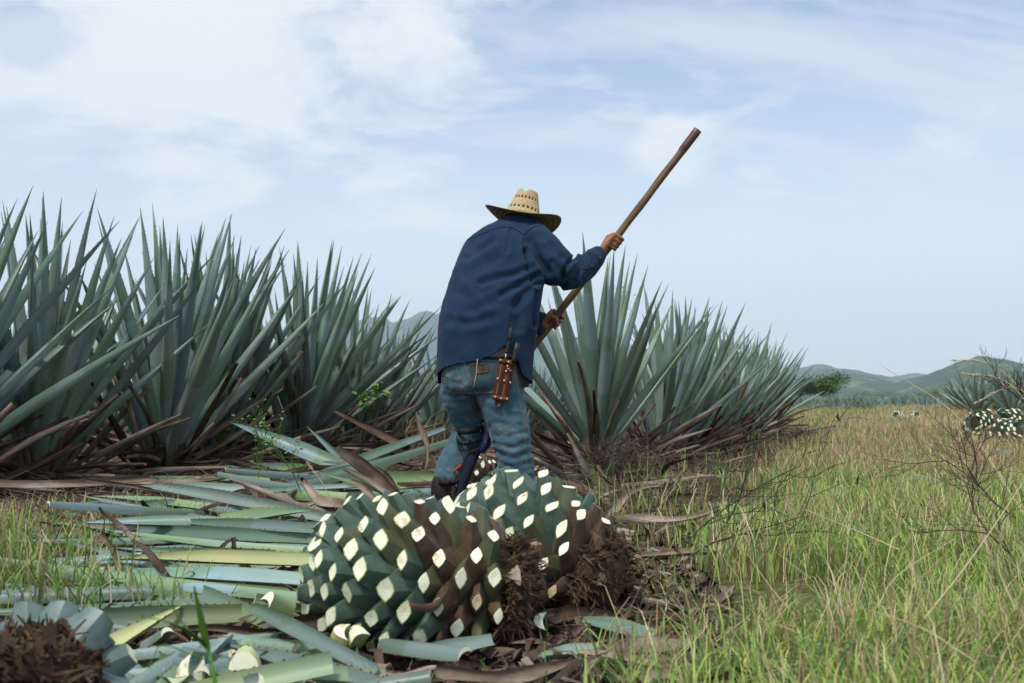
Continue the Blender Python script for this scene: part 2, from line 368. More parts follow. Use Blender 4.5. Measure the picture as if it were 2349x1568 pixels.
def leaf_geo(L=1.2, W=0.10, th=0.026, a0=0.45, a1=1.3, bend=0.0, side=0.0, twist=0.0, trim=1.0, nt=11, ns=6, teeth=True,
             base_w=0.74, peak=0.42, crumple=0.0, seed=0, cut_mi=None):
    """sword leaf along +Z, upper (hollow) face towards +Y"""
    q = random.Random(seed); V = []; F = []; Mi = []; Lu = []; ring = 2 * ns
    def width(t):
        if t < peak: k = t / peak; return W * (base_w + (1 - base_w) * k * k * (3 - 2 * k))
        k = (t - peak) / (1 - peak); return W * max(0.0, 1 - k ** 1.25) ** 0.92
    tw0 = q.uniform(-1, 1)
    def pt(t, s, top):
        w = width(t) / 2; al = a0 + (a1 - a0) * t
        if crumple: al += crumple * math.sin(7 * t + seed) * 0.5; w *= 1 + crumple * 0.25 * math.sin(13 * t + seed * 2)
        x = w * math.sin(al * s) / al; y = w * (1 - math.cos(al * s)) / al
        if not top: y -= th * (1 - 0.72 * t) * (1 - s * s) ** 0.6 * min(1.0, w / (0.3 * W))
        an = twist * t; x, y = x * math.cos(an) - y * math.sin(an), x * math.sin(an) + y * math.cos(an)
        y += bend * L * t * t; x += side * L * t * t
        if crumple: y += crumple * 0.03 * math.sin(5 * t + seed) ; x += crumple * 0.03 * math.cos(6 * t + 2 * seed)
        return (x, y, L * t)
    ts = [trim * (i / nt) ** 0.95 for i in range(nt + 1)]
    if trim > 0.99: ts = [0.978 * (i / (nt - 1)) ** 0.95 for i in range(nt)] + [1.0]
    for t in ts:
        for k in range(ring):
            if k <= ns: s = -1 + 2 * k / ns; p = pt(t, s, True)
            else: s = 1 - 2 * (k - ns) / ns; p = pt(t, s, False)
            V.append(p); Lu.append((s, t, 0 if k <= ns else 1))
    for i in range(nt):
        for k in range(ring):
            j = (k + 1) % ring; F.append((i * ring + k, i * ring + j, (i + 1) * ring + j, (i + 1) * ring + k))
            Mi.append(1 if (trim > 0.99 and i == nt - 1) else 0)
    F.append(tuple(range(ring))); Mi.append(2 if cut_mi else 0)
    b = nt * ring
    if trim < 0.99: F.append(tuple(reversed(range(b, b + ring)))); Mi.append(2 if cut_mi else 0)
    if teeth:
        n = int(L * trim * 0.93 / 0.027)
        for sd in (-1, 1):
            for i in range(2, n):
                t = (i + q.uniform(-.3, .3)) / n * trim * 0.93; dt = 0.0038 / L
                a = Vector(pt(t - dt, sd, True)); c = Vector(pt(t + dt, sd, True)); o = Vector(pt(t, sd * 0.9, True)); m = (a + c) / 2
                tip = m + (m - o).normalized() * q.uniform(.0022, .0048) + Vector((0, 0, 0.002))
                k = len(V); V += [tuple(a), tuple(c), tuple(tip)]; Lu += [(1, t, 0)] * 3; F.append((k, k + 1, k + 2)); Mi.append(1)
    return V, F, Mi, Lu
def leaf_mesh(mat, pulp=None, **k):
    V, F, Mi, Lu = leaf_geo(cut_mi=bool(pulp), **k)
    me = mesh_data('agave_leaf', V, F, [mat, M_spine] + ([pulp] if pulp else []), midx=Mi, luv=Lu); me.set_sharp_from_angle(angle=R(48)); return me

LV = {'in': [], 'mid': [], 'old': [], 'trim': [], 'dry': [], 'lo': [], 'lodry': []}
for i in range(5): LV['in'].append(leaf_mesh(M_leaf, L=1.42, W=0.110, th=0.032, a0=0.55, a1=1.5, bend=rnd.uniform(-.03, .03), side=rnd.uniform(-.03, .03), seed=i))
for i in range(5): LV['mid'].append(leaf_mesh(M_leaf, L=1.40, W=0.106, th=0.028, a0=0.45, a1=1.4, bend=rnd.uniform(-.05, .06), side=rnd.uniform(-.05, .05), twist=rnd.uniform(-.3, .3), seed=10 + i))
for i in range(4): LV['old'].append(leaf_mesh(M_leaf_d, L=1.32, W=0.10, th=0.027, a0=0.6, a1=1.6, bend=rnd.uniform(-.03, .09), side=rnd.uniform(-.06, .06), twist=rnd.uniform(-.4, .4), seed=20 + i))
for i in range(9): LV['trim'].append(leaf_mesh(M_leaf_trim, M_dry, L=1.30, W=0.105, th=0.022, a0=0.7, a1=2.3, bend=rnd.uniform(-.02, .08), side=rnd.uniform(-.05, .05), trim=rnd.uniform(.5, .8), seed=30 + i))
for i in range(7): LV['dry'].append(leaf_mesh(M_dry if i % 3 else M_dry_d, M_dry_d, L=1.1, W=0.076, th=0.005, a0=rnd.uniform(1.0, 1.6), a1=rnd.uniform(1.9, 2.7), bend=rnd.uniform(-.10, .12), side=rnd.uniform(-.12, .12), twist=rnd.uniform(-.8, .8), trim=rnd.uniform(.55, .88), teeth=False, crumple=rnd.uniform(.2, .7), nt=12, seed=40 + i))
for i in range(4): LV['lo'].append(leaf_mesh(M_leaf if i % 2 else M_leaf_d, L=1.38, W=0.125, th=0.03, a0=0.5, a1=1.2, bend=rnd.uniform(-.04, .06), teeth=False, nt=6, ns=3, seed=60 + i))
for i in range(3): LV['lodry'].append(leaf_mesh(M_dry, M_dry_d, L=1.0, W=0.09, th=0.006, a0=1.2, a1=2.0, trim=.8, teeth=False, nt=5, ns=3, crumple=.4, seed=70 + i))

M_core = mat_dry('agave_core', (0.05, 0.05, 0.03), (0.10, 0.09, 0.05), (0.07, 0.055, 0.035))
def core_mesh():
    V = []; F = []; n, m = 9, 14
    for i in range(n + 1):
        t = i / n; r = 0.17 * math.sin(math.pi * (0.12 + 0.86 * t)) ** 0.7
        for k in range(m): a = 2 * math.pi * k / m; V.append((r * math.cos(a), r * math.sin(a), -0.08 + 0.55 * t))
    for i in range(n):
        for k in range(m): j = (k + 1) % m; F.append((i * m + k, i * m + j, (i + 1) * m + j, (i + 1) * m + k))
    return mesh_data('core', V, F, M_core)
CORE = core_mesh()

def agave(loc, label, group, n=66, h=1.0, seed=0, far=False, dry=14, lean=(2, 70), skew=(0, 0), name='agave_plant', extra=()):
    q = random.Random(seed); root = empty(name, loc, label, 'agave', group)
    root.scale = (h, h, h); root.rotation_euler = (q.uniform(-.09, .09) + skew[1], q.uniform(-.09, .09) + skew[0], 0)
    root.rotation_euler.rotate_axis('Z', q.uniform(0, 6.28))
    link('core', CORE, root)
    for i in range(n):
        f = (i + 0.5) / n                                     # 0 heart .. 1 outer
        ph = i * 2.39996 + q.uniform(-.16, .16)
        ln = R(lean[0] + (lean[1] - lean[0]) * f ** 0.85 + q.uniform(-9, 9))
        z = 0.47 - 0.42 * f + q.uniform(-.02, .02); r0 = 0.02 + 0.11 * min(1, f * 1.3)
        if i < n - dry:
            if far: me = q.choice(LV['lo'])
            elif f < 0.35: me = q.choice(LV['in'])
            elif f < 0.70: me = q.choice(LV['mid'] if q.random() < .78 else LV['trim'])
            else: me = q.choice(LV['old'] if q.random() < .35 else LV['trim'])
            sc = q.uniform(.86, 1.06) * (0.93 if f < .08 else 1.0); nm = 'leaf'
        else:
            me = q.choice(LV['lodry'] if far else LV['dry']); sc = q.uniform(.6, 1.08); nm = 'dry_leaf'
            ln = R(q.uniform(34, 90)); z = q.uniform(.04, .28); r0 = .13
        mt = (Matrix.Rotation(ph, 4, 'Z') @ Matrix.Translation((0, -r0, z)) @ Matrix.Rotation(ln, 4, 'X')
              @ Matrix.Rotation(q.uniform(-.5, .5), 4, 'Z') @ Matrix.Diagonal((sc * q.uniform(.85, 1.1), sc, sc, 1)))
        link(nm, me, root, mt)
    return root
# rotation +X tips +Z towards -Y: the leaf leans outwards from (0,-r0), hollow side (+Y) faces the heart

ORD = ['first', 'second', 'third', 'fourth', 'fifth', 'sixth', 'seventh', 'eighth', 'ninth', 'tenth', 'eleventh', 'twelfth', 'thirteenth', 'fourteenth', 'fifteenth', 'sixteenth', 'seventeenth', 'eighteenth', 'nineteenth', 'twentieth', 'twenty first', 'twenty second']
def build_rows():
    # the row left of the worker
    s = 3.75; i = 0
    while s < 25 and i < 20:
        lb = 'big blue agave at the left edge of the picture' if i == 0 else f'blue agave, {ORD[i]} plant counted from the left edge in the row left of the worker'
        q = random.Random(900 + i)
        agave(row(-4.96 + q.uniform(-.12, .12), s, -.13), lb, 'agaves in the row left of the worker', n=(74 if i < 7 else 56 if i < 12 else 38), h=(q.uniform(1.06, 1.13) if i < 5 else q.uniform(.92, .98) if i == 5 else q.uniform(.76, .82) if i < 8 else q.uniform(.62, .68)), seed=100 + i,
              dry=(32 if i < 7 else 22), far=(i >= 12), skew=(.10, 0))
        s += .92 + q.uniform(-.06, .06); i += 1
    # the row right of the worker: its first plant is the one being cut
    s = 6.9; i = 0
    while s < 16.5:
        lb = 'full blue agave right of the worker, nearest plant of the right row' if i == 0 else f'blue agave, {ORD[i]} plant of the row receding right of the worker'
        q = random.Random(700 + i)
        agave(row(-1.95 + q.uniform(-.12, .12), s, -.12), lb, 'agaves in the row right of the worker', n=(70 if i < 6 else 58 if i < 10 else 40), h=(.99 if i == 0 else q.uniform(.80, .90)), seed=300 + i,
              dry=(36 if i < 6 else 24), far=(i >= 11), skew=((0 if i == 0 else .12), 0), lean=((4, 80) if i == 0 else (2, 70)))
        s += (1.35 if i == 0 else 1.08) + q.uniform(-.08, .08); i += 1
    # one more row behind the left one, only its tips show
    s = 6.0; i = 0
    while s < 24:
        q = random.Random(500 + i)
        agave(row(-7.96, s, -.03), 'blue agave showing its tips through the row left of the worker', 'agaves behind the left row', n=34, h=(q.uniform(.80, .92) if s < 9 else .68), seed=500 + i, dry=5, far=True)
        s += 1.25; i += 1
    # uncut plants far down the next row, at the right edge of the picture
    k = 0
    for s, off in ((31, 2.9), (33, 2.2), (34.5, 3.4), (36.5, 2.4), (38.5, 3.2), (41, 2.3), (43, 3.0), (46, 2.4), (49, 3.0), (53, 2.5), (30, 4.2), (32, 5.2), (35, 4.8)):
        q = random.Random(800 + k)
        agave(row(off, s, -.03), 'dark blue agave in the uncut group by the right edge of the picture', 'uncut agaves at the right edge', n=36, h=q.uniform(.86, .98), seed=800 + k, dry=6, far=True, lean=(4, 62))
        k += 1
build_rows()

def small_agave_mesh(seed):
    mb = MB(); q = random.Random(seed)
    for i in range(15):
        V, F, Mi, Lu = leaf_geo(L=q.uniform(.75, 1.0), W=0.09, a0=.4, a1=.6, nt=3, ns=2, teeth=False, seed=i)
        f = i / 15; mt = Matrix.Rotation(i * 2.4, 4, 'Z') @ Matrix.Rotation(R(5 + 55 * f), 4, 'X')
        mb.add([mt @ Vector(v) for v in V], F, 0, Lu)
    return mesh_data('young_agave', mb.V, mb.F, [M_leaf], luv=mb.L)
def build_far_field():
    sm = [small_agave_mesh(k) for k in range(4)]; q = random.Random(3)
    for r_ in range(6):
        Y = 54 + r_ * 5.5; x = (1790 - CX) / FPX * Y
        while x < (2200 - CX) / FPX * Y:
            o = link('young_agave', q.choice(sm), None, Matrix.Translation((x, Y + q.uniform(-.6, .6), -.02)) @ Matrix.Rotation(q.uniform(0, 6), 4, 'Z') @ Matrix.Diagonal((1.1, 1.1, q.uniform(.75, 1.0), 1)))
            tag(o, 'small blue agave in the far field at the end of the grass alley', 'agave', 'young agaves in the far field')
            x += q.uniform(.75, 1.15)
build_far_field()
# ------------------------------------------------------------------ harvested agave hearts
def mat_stub(name, a, b, d):
    t = NT(name, 0.42, 0.4); p = t.shift(t.obj, 3.0); l = t.sep(t.attr('luv'))
    st = t.noise(t.vec(p, (30, 30, 30)), 1.0, 4); fine = t.noise(p, 130, 4, 0.7)
    c = t.mix(t.ramp(st, 0.35, 0.7), a, b)
    c = t.mix(t.ramp(l[1], 0.5, 0.0, 0.0, 0.75), c, d)                       # brown foot, shade of the gaps between neighbours painted into its colour
    c = t.mix(t.ramp(fine, 0.62, 0.72, 0, 0.5), c, (0.30, 0.33, 0.27))
    t.color(c).bump(st, 0.2, 0.004); return t.m
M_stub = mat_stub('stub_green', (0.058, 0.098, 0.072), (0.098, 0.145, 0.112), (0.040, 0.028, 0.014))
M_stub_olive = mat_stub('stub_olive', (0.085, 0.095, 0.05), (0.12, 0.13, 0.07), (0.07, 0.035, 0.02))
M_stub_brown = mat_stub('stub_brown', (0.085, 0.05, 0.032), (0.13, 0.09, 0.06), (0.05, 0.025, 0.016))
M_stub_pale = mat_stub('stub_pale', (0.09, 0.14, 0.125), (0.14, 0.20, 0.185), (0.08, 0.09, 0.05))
M_pcore = mat_dry('heart_core', (0.03, 0.028, 0.014), (0.055, 0.045, 0.022), (0.045, 0.028, 0.015))
M_root = mat_dry('root_fibre', (0.035, 0.020, 0.012), (0.085, 0.052, 0.031), (0.13, 0.083, 0.05))
M_root_d = mat_dry('root_fibre_dark', (0.018, 0.011, 0.007), (0.05, 0.03, 0.018), (0.07, 0.043, 0.026))

def heart(loc, axis, Rr, Lh, label, group=None, seed=0, n=150, sw=0.027, root_at=-0.76, pale=False, roots=True, sides=12, axis_roll=0.0, brown_from=-0.15):
    """agave heart: core, leaf stubs in spiral order and a shaggy root end; axis points from root to crown"""
    q = random.Random(seed); root = empty('agave_heart', loc, label, 'agave heart', group)
    ax = Vector(axis).normalized(); e1 = ax.cross(Vector((0, 0, 1))).normalized(); e2 = e1.cross(ax)
    def prof(x):                                              # x in -1..1, envelope radius
        return Rr * max(0.0, 1 - abs(x) ** 2.6) ** 0.5
    # core
    V = []; F = []; nu, nm = 18, 20
    for i in range(nu + 1):
        x = -0.97 + 1.9 * i / nu
        for k in range(nm):
            a = 2 * math.pi * k / nm
            r = (prof(x) * 0.66 + 0.004) * (1 + 0.06 * math.sin(5 * a + i)); V.append(ax * (x * Lh * 0.86) + (e1 * math.cos(a) + e2 * math.sin(a)) * r)
    for i in range(nu):
        for k in range(nm): j = (k + 1) % nm; F.append((i * nm + k, i * nm + j, (i + 1) * nm + j, (i + 1) * nm + k))
    F.append(tuple(reversed(range(nm)))); F.append(tuple(range(nu * nm, nu * nm + nm)))
    obj('core', V, F, M_pcore, root)
    for i in range(n):
        f = (i + 0.5) / n; x = root_at + (0.97 - root_at) * f ** 0.92
        ph = i * 2.399963 + axis_roll + q.uniform(-.05, .05); rad = e1 * math.cos(ph) + e2 * math.sin(ph); tan = ax.cross(rad)
        beta = R(-6 + 84 * max(0.0, (x - root_at) / (1 - root_at)) ** 1.25 + q.uniform(-4, 4))
        d = (rad * math.cos(beta) + ax * math.sin(beta)).normalized(); up = d.cross(tan).normalized()
        if up.dot(ax) < 0: up = -up
        bx = x * 0.80; base = ax * (bx * Lh) + rad * (prof(bx) * 0.45)
        # envelope point along d
        lo, hi = 0.0, 0.6
        for _ in range(24):
            md = (lo + hi) / 2; pnt = base + d * md; xx = pnt.dot(ax) / Lh; rr = (pnt - ax * pnt.dot(ax)).length
            if abs(xx) < 1 and rr < prof(xx): lo = md
            else: hi = md
        if q.random() < .035: continue
        ln = max(0.05, lo * q.uniform(.86, 1.1)); E_ = base + d * ln
        xx = max(-.95, min(.95, E_.dot(ax) / Lh)); rr = E_ - ax * E_.dot(ax)
        env = (rr.normalized() + ax * (1.3 * xx * abs(xx) ** 0.8 * Rr / Lh)).normalized()
        m = (d * 0.6 + env * 0.6 + Vector((q.uniform(-.42, .42), q.uniform(-.42, .42), q.uniform(-.42, .42)))).normalized()
        size = sw * 1.04 * (1.0 - 0.30 * max(0, -x) - 0.22 * max(0, x - .5)) * q.uniform(.84, 1.16)
        tk = size * q.uniform(.58, .78)
        def sect(k, w, h):                                    # pointed lens, keel outside
            a = 2 * math.pi * k / sides; ca, sa = math.cos(a), math.sin(a)
            return tan * (1.2 * w * ca) + up * (h * math.copysign((1 - abs(ca) ** 1.7) * (1.0 if sa > 0 else 1.2), sa) - 0.25 * h * ca * ca)
        VV = []; FF = []; MM = []; LL = []
        for ri, (tt, sc) in enumerate(((-.1, 1.75), (.3, 1.55), (.66, 0.94), (1.0, 0.63))):
            for k in range(sides):
                p = base + sect(k, size * sc, tk * sc * (1.0 if ri else 1.2))
                if ri < 3: p = p + d * (ln * tt)
                else: p = p + d * ((E_ - p).dot(m) / d.dot(m))
                VV.append(p); LL.append((0, max(0, tt), 0))
        for ri in range(3):
            for k in range(sides):
                j = (k + 1) % sides; FF.append((ri * sides + k, ri * sides + j, (ri + 1) * sides + j, (ri + 1) * sides + k)); MM.append(0)
        b0 = 3 * sides; c = sum((VV[b0 + k] for k in range(sides)), Vector()) / sides; b1 = len(VV)
        for k in range(sides): VV.append(VV[b0 + k] + (c - VV[b0 + k]) * 0.13 + m * 0.0006); LL.append((0, 1, 0))
        for k in range(sides): j = (k + 1) % sides; FF.append((b0 + k, b0 + j, b1 + j, b1 + k)); MM.append(1)
        VV.append(c + m * q.uniform(-.0015, .002)); LL.append((0, 1, 0))
        for k in range(sides): FF.append((b1 + k, b1 + (k + 1) % sides, len(VV) - 1)); MM.append(2)
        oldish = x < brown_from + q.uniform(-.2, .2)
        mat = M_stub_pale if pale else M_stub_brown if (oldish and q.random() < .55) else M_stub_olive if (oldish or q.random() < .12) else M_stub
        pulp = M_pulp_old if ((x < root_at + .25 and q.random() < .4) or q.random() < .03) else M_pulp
        nb = 3 * sides
        if roots:                                             # near hearts: the cut face is a piece of its own
            me = mesh_data('leaf_stub', VV[:nb + sides], FF[:nb], [mat], luv=LL[:nb + sides]); me.set_sharp_from_angle(angle=R(30)); st = link('leaf_stub', me, root)
            mf = mesh_data('cut_face', VV[nb:], [tuple(i - nb for i in f) for f in FF[nb:]], [M_rim if not oldish else pulp, pulp], midx=[x - 1 for x in MM[nb:]], smooth=False); link('cut_face', mf, st)
        else:
            me = mesh_data('leaf_stub', VV, FF, [mat, M_rim if not oldish else pulp, pulp], midx=MM, luv=LL); me.set_sharp_from_angle(angle=R(30)); link('leaf_stub', me, root)
    if roots:
        # shaggy root end
        V = []; F = []; nm = 26; nu = 9
        for i in range(nu + 1):
            t = i / nu; x = root_at + .10 - (1.0 + root_at + .04) * t
            for k in range(nm):
                a = 2 * math.pi * k / nm; r = Rr * (0.66 * (1 - t ** 3.0 * .75)) * (1 + .10 * mnoise.noise(Vector((3 * math.cos(a) + seed, 3 * math.sin(a), t * 4))))
                V.append(ax * (x * Lh) + (e1 * math.cos(a) + e2 * math.sin(a)) * r)
        for i in range(nu):
            for k in range(nm): j = (k + 1) % nm; F.append((i * nm + j, i * nm + k, (i + 1) * nm + k, (i + 1) * nm + j))
        F.append(tuple(range(nu * nm, nu * nm + nm)))
        obj('root_stump', V, F, M_root_d, root)
        mb = MB()
        def shard(big):
            t = q.random() ** .8; x = root_at + .12 - (1.0 + root_at + .02) * t; a = q.uniform(0, 6.283)
            rad = e1 * math.cos(a) + e2 * math.sin(a); tan = ax.cross(rad)
            b = ax * (x * Lh) + rad * (Rr * .655 * (1 - t ** 3 * .72))
            d = (rad * q.uniform(.05, .6) - ax * q.uniform(-.9, .9) + tan * q.uniform(-.5, .5)).normalized()
            L = q.uniform(.03, .055) if big else (q.uniform(.012, .035) if q.random() < .93 else q.uniform(.035, .06)); w = q.uniform(.010, .02) if big else q.uniform(.0008, .004)
            s = (tan + rad * q.uniform(-.4, .4)).normalized(); s = (s - d * s.dot(d)).normalized(); nn = d.cross(s) * (.003 if big else .0015)
            m1 = b + d * (L * .55) + Vector((q.uniform(-.3, .3), q.uniform(-.3, .3), q.uniform(-.3, .3))) * L * .4
            tip = b + d * L + Vector((q.uniform(-.3, .3), q.uniform(-.3, .3), q.uniform(-.5, .1))) * L * .5
            Vs = [b - s * w + nn, b + s * w + nn, b + s * w - nn, b - s * w - nn, m1 - s * w * .8 + nn, m1 + s * w * .7 + nn, m1 + s * w * .7 - nn, m1 - s * w * .8 - nn, tip + s * w * .25 + nn, tip - s * w * .3 - nn]
            Fs = [(0, 1, 5, 4), (1, 2, 6, 5), (2, 3, 7, 6), (3, 0, 4, 7), (4, 5, 8), (5, 6, 9, 8), (6, 7, 9), (7, 4, 8, 9)]
            return Vs, Fs
        for _ in range(1100): mb.add(*shard(False), mi=q.choice((0, 0, 1)))
        fb = mb.build('root_fibres', [M_root, M_root_d], root, smooth=False); fb['kind'] = 'stuff'
        for _ in range(34):
            Vs, Fs = shard(True); obj('dry_scale', Vs, Fs, q.choice((M_root, M_root_d, M_dry)), root, smooth=False)
    return root

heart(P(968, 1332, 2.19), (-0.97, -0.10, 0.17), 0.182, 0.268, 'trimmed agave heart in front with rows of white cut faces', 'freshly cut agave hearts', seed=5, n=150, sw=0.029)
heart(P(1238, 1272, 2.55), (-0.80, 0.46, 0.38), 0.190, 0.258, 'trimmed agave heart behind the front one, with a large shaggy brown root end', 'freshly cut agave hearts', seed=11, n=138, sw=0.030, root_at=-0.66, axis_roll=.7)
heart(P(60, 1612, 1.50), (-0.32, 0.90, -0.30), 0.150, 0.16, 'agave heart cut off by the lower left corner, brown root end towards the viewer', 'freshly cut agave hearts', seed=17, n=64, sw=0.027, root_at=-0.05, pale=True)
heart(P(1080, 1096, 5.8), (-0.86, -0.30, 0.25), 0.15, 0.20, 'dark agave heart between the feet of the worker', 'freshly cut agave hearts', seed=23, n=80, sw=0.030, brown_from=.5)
for k, (u, v, Y, lb) in enumerate(((2262, 990, 11.6, 'spotted agave heart lying in the grass at the right edge, left of its pair'), (2322, 986, 11.9, 'spotted agave heart lying in the grass at the right edge, right of its pair'),
                                   (2058, 962, 22.5, 'far agave heart in the grass alley below the scarred hill'), (2098, 963, 23.5, 'far agave heart in the grass alley, right of the other far one'),
                                   (2300, 1016, 10.6, 'half hidden agave heart below the spotted pair at the right edge'))):
    heart(P(u, v, Y), (-0.8 + .25 * k, -0.5, 0.35), 0.23 if Y < 15 else .17, 0.30 if Y < 15 else .22, lb, 'agave hearts lying in the alley', seed=40 + k, n=90, sw=0.036, roots=False, sides=6, root_at=-0.7, brown_from=0.2)
# ------------------------------------------------------------------ cut leaves and dry litter on the ground
def frame_to(p0, p1, upv=Vector((0, 0, 1))):
    z = (p1 - p0).normalized(); y = upv - z * upv.dot(z)
    if y.length < 1e-4: y = Vector((1, 0, 0))
    y.normalize(); x = y.cross(z)
    m = Matrix((x, y, z)).transposed().to_4x4(); m.translation = p0; return m
def fallen(p0, p1, W, mat, label, cat='cut leaf', name='cut_leaf', group=None, pulp=None, up=None, **k):
    """leaf lying from its base p0 to its tip p1"""
    L = (p1 - p0).length; k.setdefault('th', W * .22); k.setdefault('a0', .72); k.setdefault('a1', 1.2)
    qq = random.Random(k.get('seed', 0) * 7 + int(L * 1000)); up = up or qq.choice(((.1, -.9, .5), (-.1, -.8, .7), (0, -.5, .9), (.1, .5, -.9), (0, .35, -1)))
    k.setdefault('side', qq.uniform(-.05, .05)); k.setdefault('bend', qq.uniform(-.05, .03)); k.setdefault('twist', qq.uniform(-.5, .5))
    me = leaf_mesh(mat, pulp, L=L / k.get('trim', 1.0), W=W, **k)
    o = link(name, me, None, frame_to(p0, p1, Vector(up))); tag(o, label, cat, group); return o
def build_cut_leaves():
    g = 'green leaves cut off the hearts'
    A = lambda *a, **k: fallen(*a, group=g, **k)
    # the fan of leaves left of the front heart
    A(G(770, 1240, .10), G(142, 1208, .03), 0.053, M_leaf_cut, 'long thin blue leaf at the back of the fan left of the front heart', seed=1, bend=-.02)
    A(G(800, 1222, .13), G(335, 1186, .09), 0.049, M_leaf_cut, 'pale blue leaf with a fine tip crossing the fan from the front heart', seed=2, bend=-.03)
    A(G(640, 1212, .09), G(179, 1156, .06), 0.048, M_leaf_cut, 'blue leaf with its tip highest in the fan left of the hearts', seed=3, bend=-.03)
    A(G(560, 1212, .06), G(247, 1184, .04), 0.034, M_leaf, 'narrow dull blue leaf tip below the highest tip of the fan', seed=4)
    A(G(700, 1262, .07), G(217, 1225, .05), 0.043, M_leaf_fresh, 'slim green leaf above the cream leaf', seed=5, bend=-.02)
    A(G(775, 1262, .07), G(300, 1246, .04), 0.068, M_leaf, 'broad dark blue leaf just above the cream leaf', seed=6, a0=.8)
    A(G(742, 1288, .075), G(228, 1276, .05), 0.063, M_cream, 'smooth cream coloured leaf pointing left from the front heart', seed=7, a0=.7, a1=1.7, peak=.5, teeth=True, bend=-.015)
    A(G(760, 1340, .05), G(60, 1285, .03), 0.072, M_leaf_cut, 'broad grey blue leaf with toothed edges below the cream leaf', seed=8, a0=.7, a1=1.1, peak=.3)
    A(G(430, 1312, .03), G(115, 1252, .03), 0.041, M_leaf_cut, 'thin blue leaf tip pointing up left into the left grass', seed=9)
    A(G(770, 1385, .05), G(-90, 1300, .03), 0.083, M_leaf_fresh, 'large hollow green leaf running out of the left edge', seed=10, a0=.75, a1=1.3, peak=.45)
    A(G(700, 1372, .06), G(120, 1302, .05), 0.048, M_leaf_cut, 'blue strip lying inside the large hollow green leaf', seed=11, peak=.35)
    A(G(612, 1428, .03), G(455, 1372, .05), 0.062, M_leaf_fresh, 'short light green leaf base with a curled torn end', seed=12, pulp=M_pulp, trim=.45, a0=1.0, a1=1.5)
    A(G(232, 1496, .02), G(432, 1388, .07), 0.058, M_cream, 'cream pointed leaf tip sticking up beside the corner heart', seed=13, a0=.9, a1=1.6, base_w=1.0, peak=.05, teeth=True)
    A(G(262, 1508, .05), G(650, 1448, .05), 0.038, M_leaf_cut, 'narrow blue leaf edge running right from the corner heart', seed=14, side=.04, a0=.9)
    A(G(920, 1592, .04), G(480, 1478, .05), 0.048, M_leaf_cut, 'long pale blue leaf in the bottom foreground', seed=15, bend=-.03, side=-.03, a0=.8)
    A(G(860, 1545, .05), G(578, 1384, .10), 0.041, M_leaf_d, 'grey green trimmed leaf slanting down to the front heart', seed=16, trim=.62, pulp=M_dry, a0=.9, a1=1.6, teeth=True)
    A(G(270, 1600, .02), G(430, 1490, .06), 0.058, M_leaf_cut, 'broad blue leaf piece beside the corner heart', seed=17, trim=.7, pulp=M_pulp)
    A(G(350, 1610, .03), G(520, 1470, .05), 0.066, M_leaf_cut, 'broad blue leaf piece right of the corner heart', seed=18, trim=.75, pulp=M_pulp, a0=.7)
    A(G(640, 1590, .03), G(400, 1520, .05), 0.052, M_leaf_cut, 'blue leaf piece lying across the bottom edge', seed=19, trim=.7, pulp=M_pulp)
    A(G(770, 1600, .02), G(560, 1500, .03), 0.048, M_leaf_cut, 'short blue leaf piece below the long pale blue leaf', seed=20, trim=.8, pulp=M_pulp)
    A(G(250, 1450, .02), G(420, 1402, .03), 0.062, M_leaf_cut, 'blue leaf lying behind the cream pointed tip', seed=21, trim=.7)
    # between the hearts and the worker
    A(P(775, 1196, 3.6), P(352, 1106, 3.9), .068, M_leaf_d, 'long speckled leaf with a cut end rising over the fan', seed=22, trim=.66, pulp=M_dry, a0=1.0, a1=1.6)
    A(P(815, 1085, 6.6), P(526, 972, 6.9), .135, M_leaf_cut, 'broad pale blue leaf blade with its tip raised against the left row', seed=23, bend=.04, a0=.7, a1=1.0, up=(.2, -1, .6))
    A(P(780, 1092, 6.5), P(540, 1058, 6.8), .09, M_leaf_fresh, 'flat green leaf below the raised pale blade', seed=24, a0=.6)
    A(P(575, 1152, 5.2), P(1034, 1012, 5.9), .095, M_leaf_d, 'speckled leaf reaching up to the knee of the worker', seed=25, trim=.7, pulp=M_pulp, a0=.8)
    A(P(670, 1118, 5.7), P(1020, 984, 6.2), .085, M_leaf_cut, 'pale leaf lying behind the speckled one, reaching to the worker', seed=26, trim=.75, pulp=M_pulp)
    A(P(560, 1148, 5.4), P(900, 1052, 5.9), .08, M_leaf, 'blue leaf in the pile left of the worker', seed=27, trim=.8, pulp=M_pulp)
    A(G(800, 1140, .06), G(565, 1120, .06), .085, M_leaf_fresh, 'green leaf at the bottom of the pile left of the worker', seed=28)
    A(P(1012, 1102, 5.6), P(790, 1120, 5.4), .15, M_leaf_fresh, 'thick bright green leaf still on the heart behind the feet of the worker', seed=29, trim=.7, a0=1.1, a1=1.3)
    A(P(1005, 1128, 5.5), P(770, 1148, 5.2), .12, M_leaf, 'thick dark leaf under the bright green one by the worker', seed=30, trim=.75, a0=1.1, a1=1.3)
    A(P(800, 1075, 6.9), P(706, 972, 7.0), .05, M_leaf_cut, 'thin leaf tip standing up behind the pale blade', seed=31)
    A(G(820, 1238, .12), G(560, 1212, .07), .085, M_leaf_d, 'dark speckled leaf under the long speckled one', seed=32)
    A(G(640, 1185, .05), G(480, 1140, .06), .06, M_leaf_cut, 'short pale leaf tip between the brown stalks', seed=33)
    A(G(560, 1180, .03), G(330, 1130, .05), .06, M_leaf, 'dull leaf at the upper left end of the leaf pile', seed=34)
    A(G(1130, 1470, .04), G(960, 1500, .03), .04, M_leaf, 'green leaf under the front heart with a white slanted cut', seed=35, trim=.6, pulp=M_pulp)
    A(G(1500, 1462, .03), G(1330, 1425, .04), .055, M_leaf_d, 'flat grey leaf under the second heart', seed=36, trim=.8)
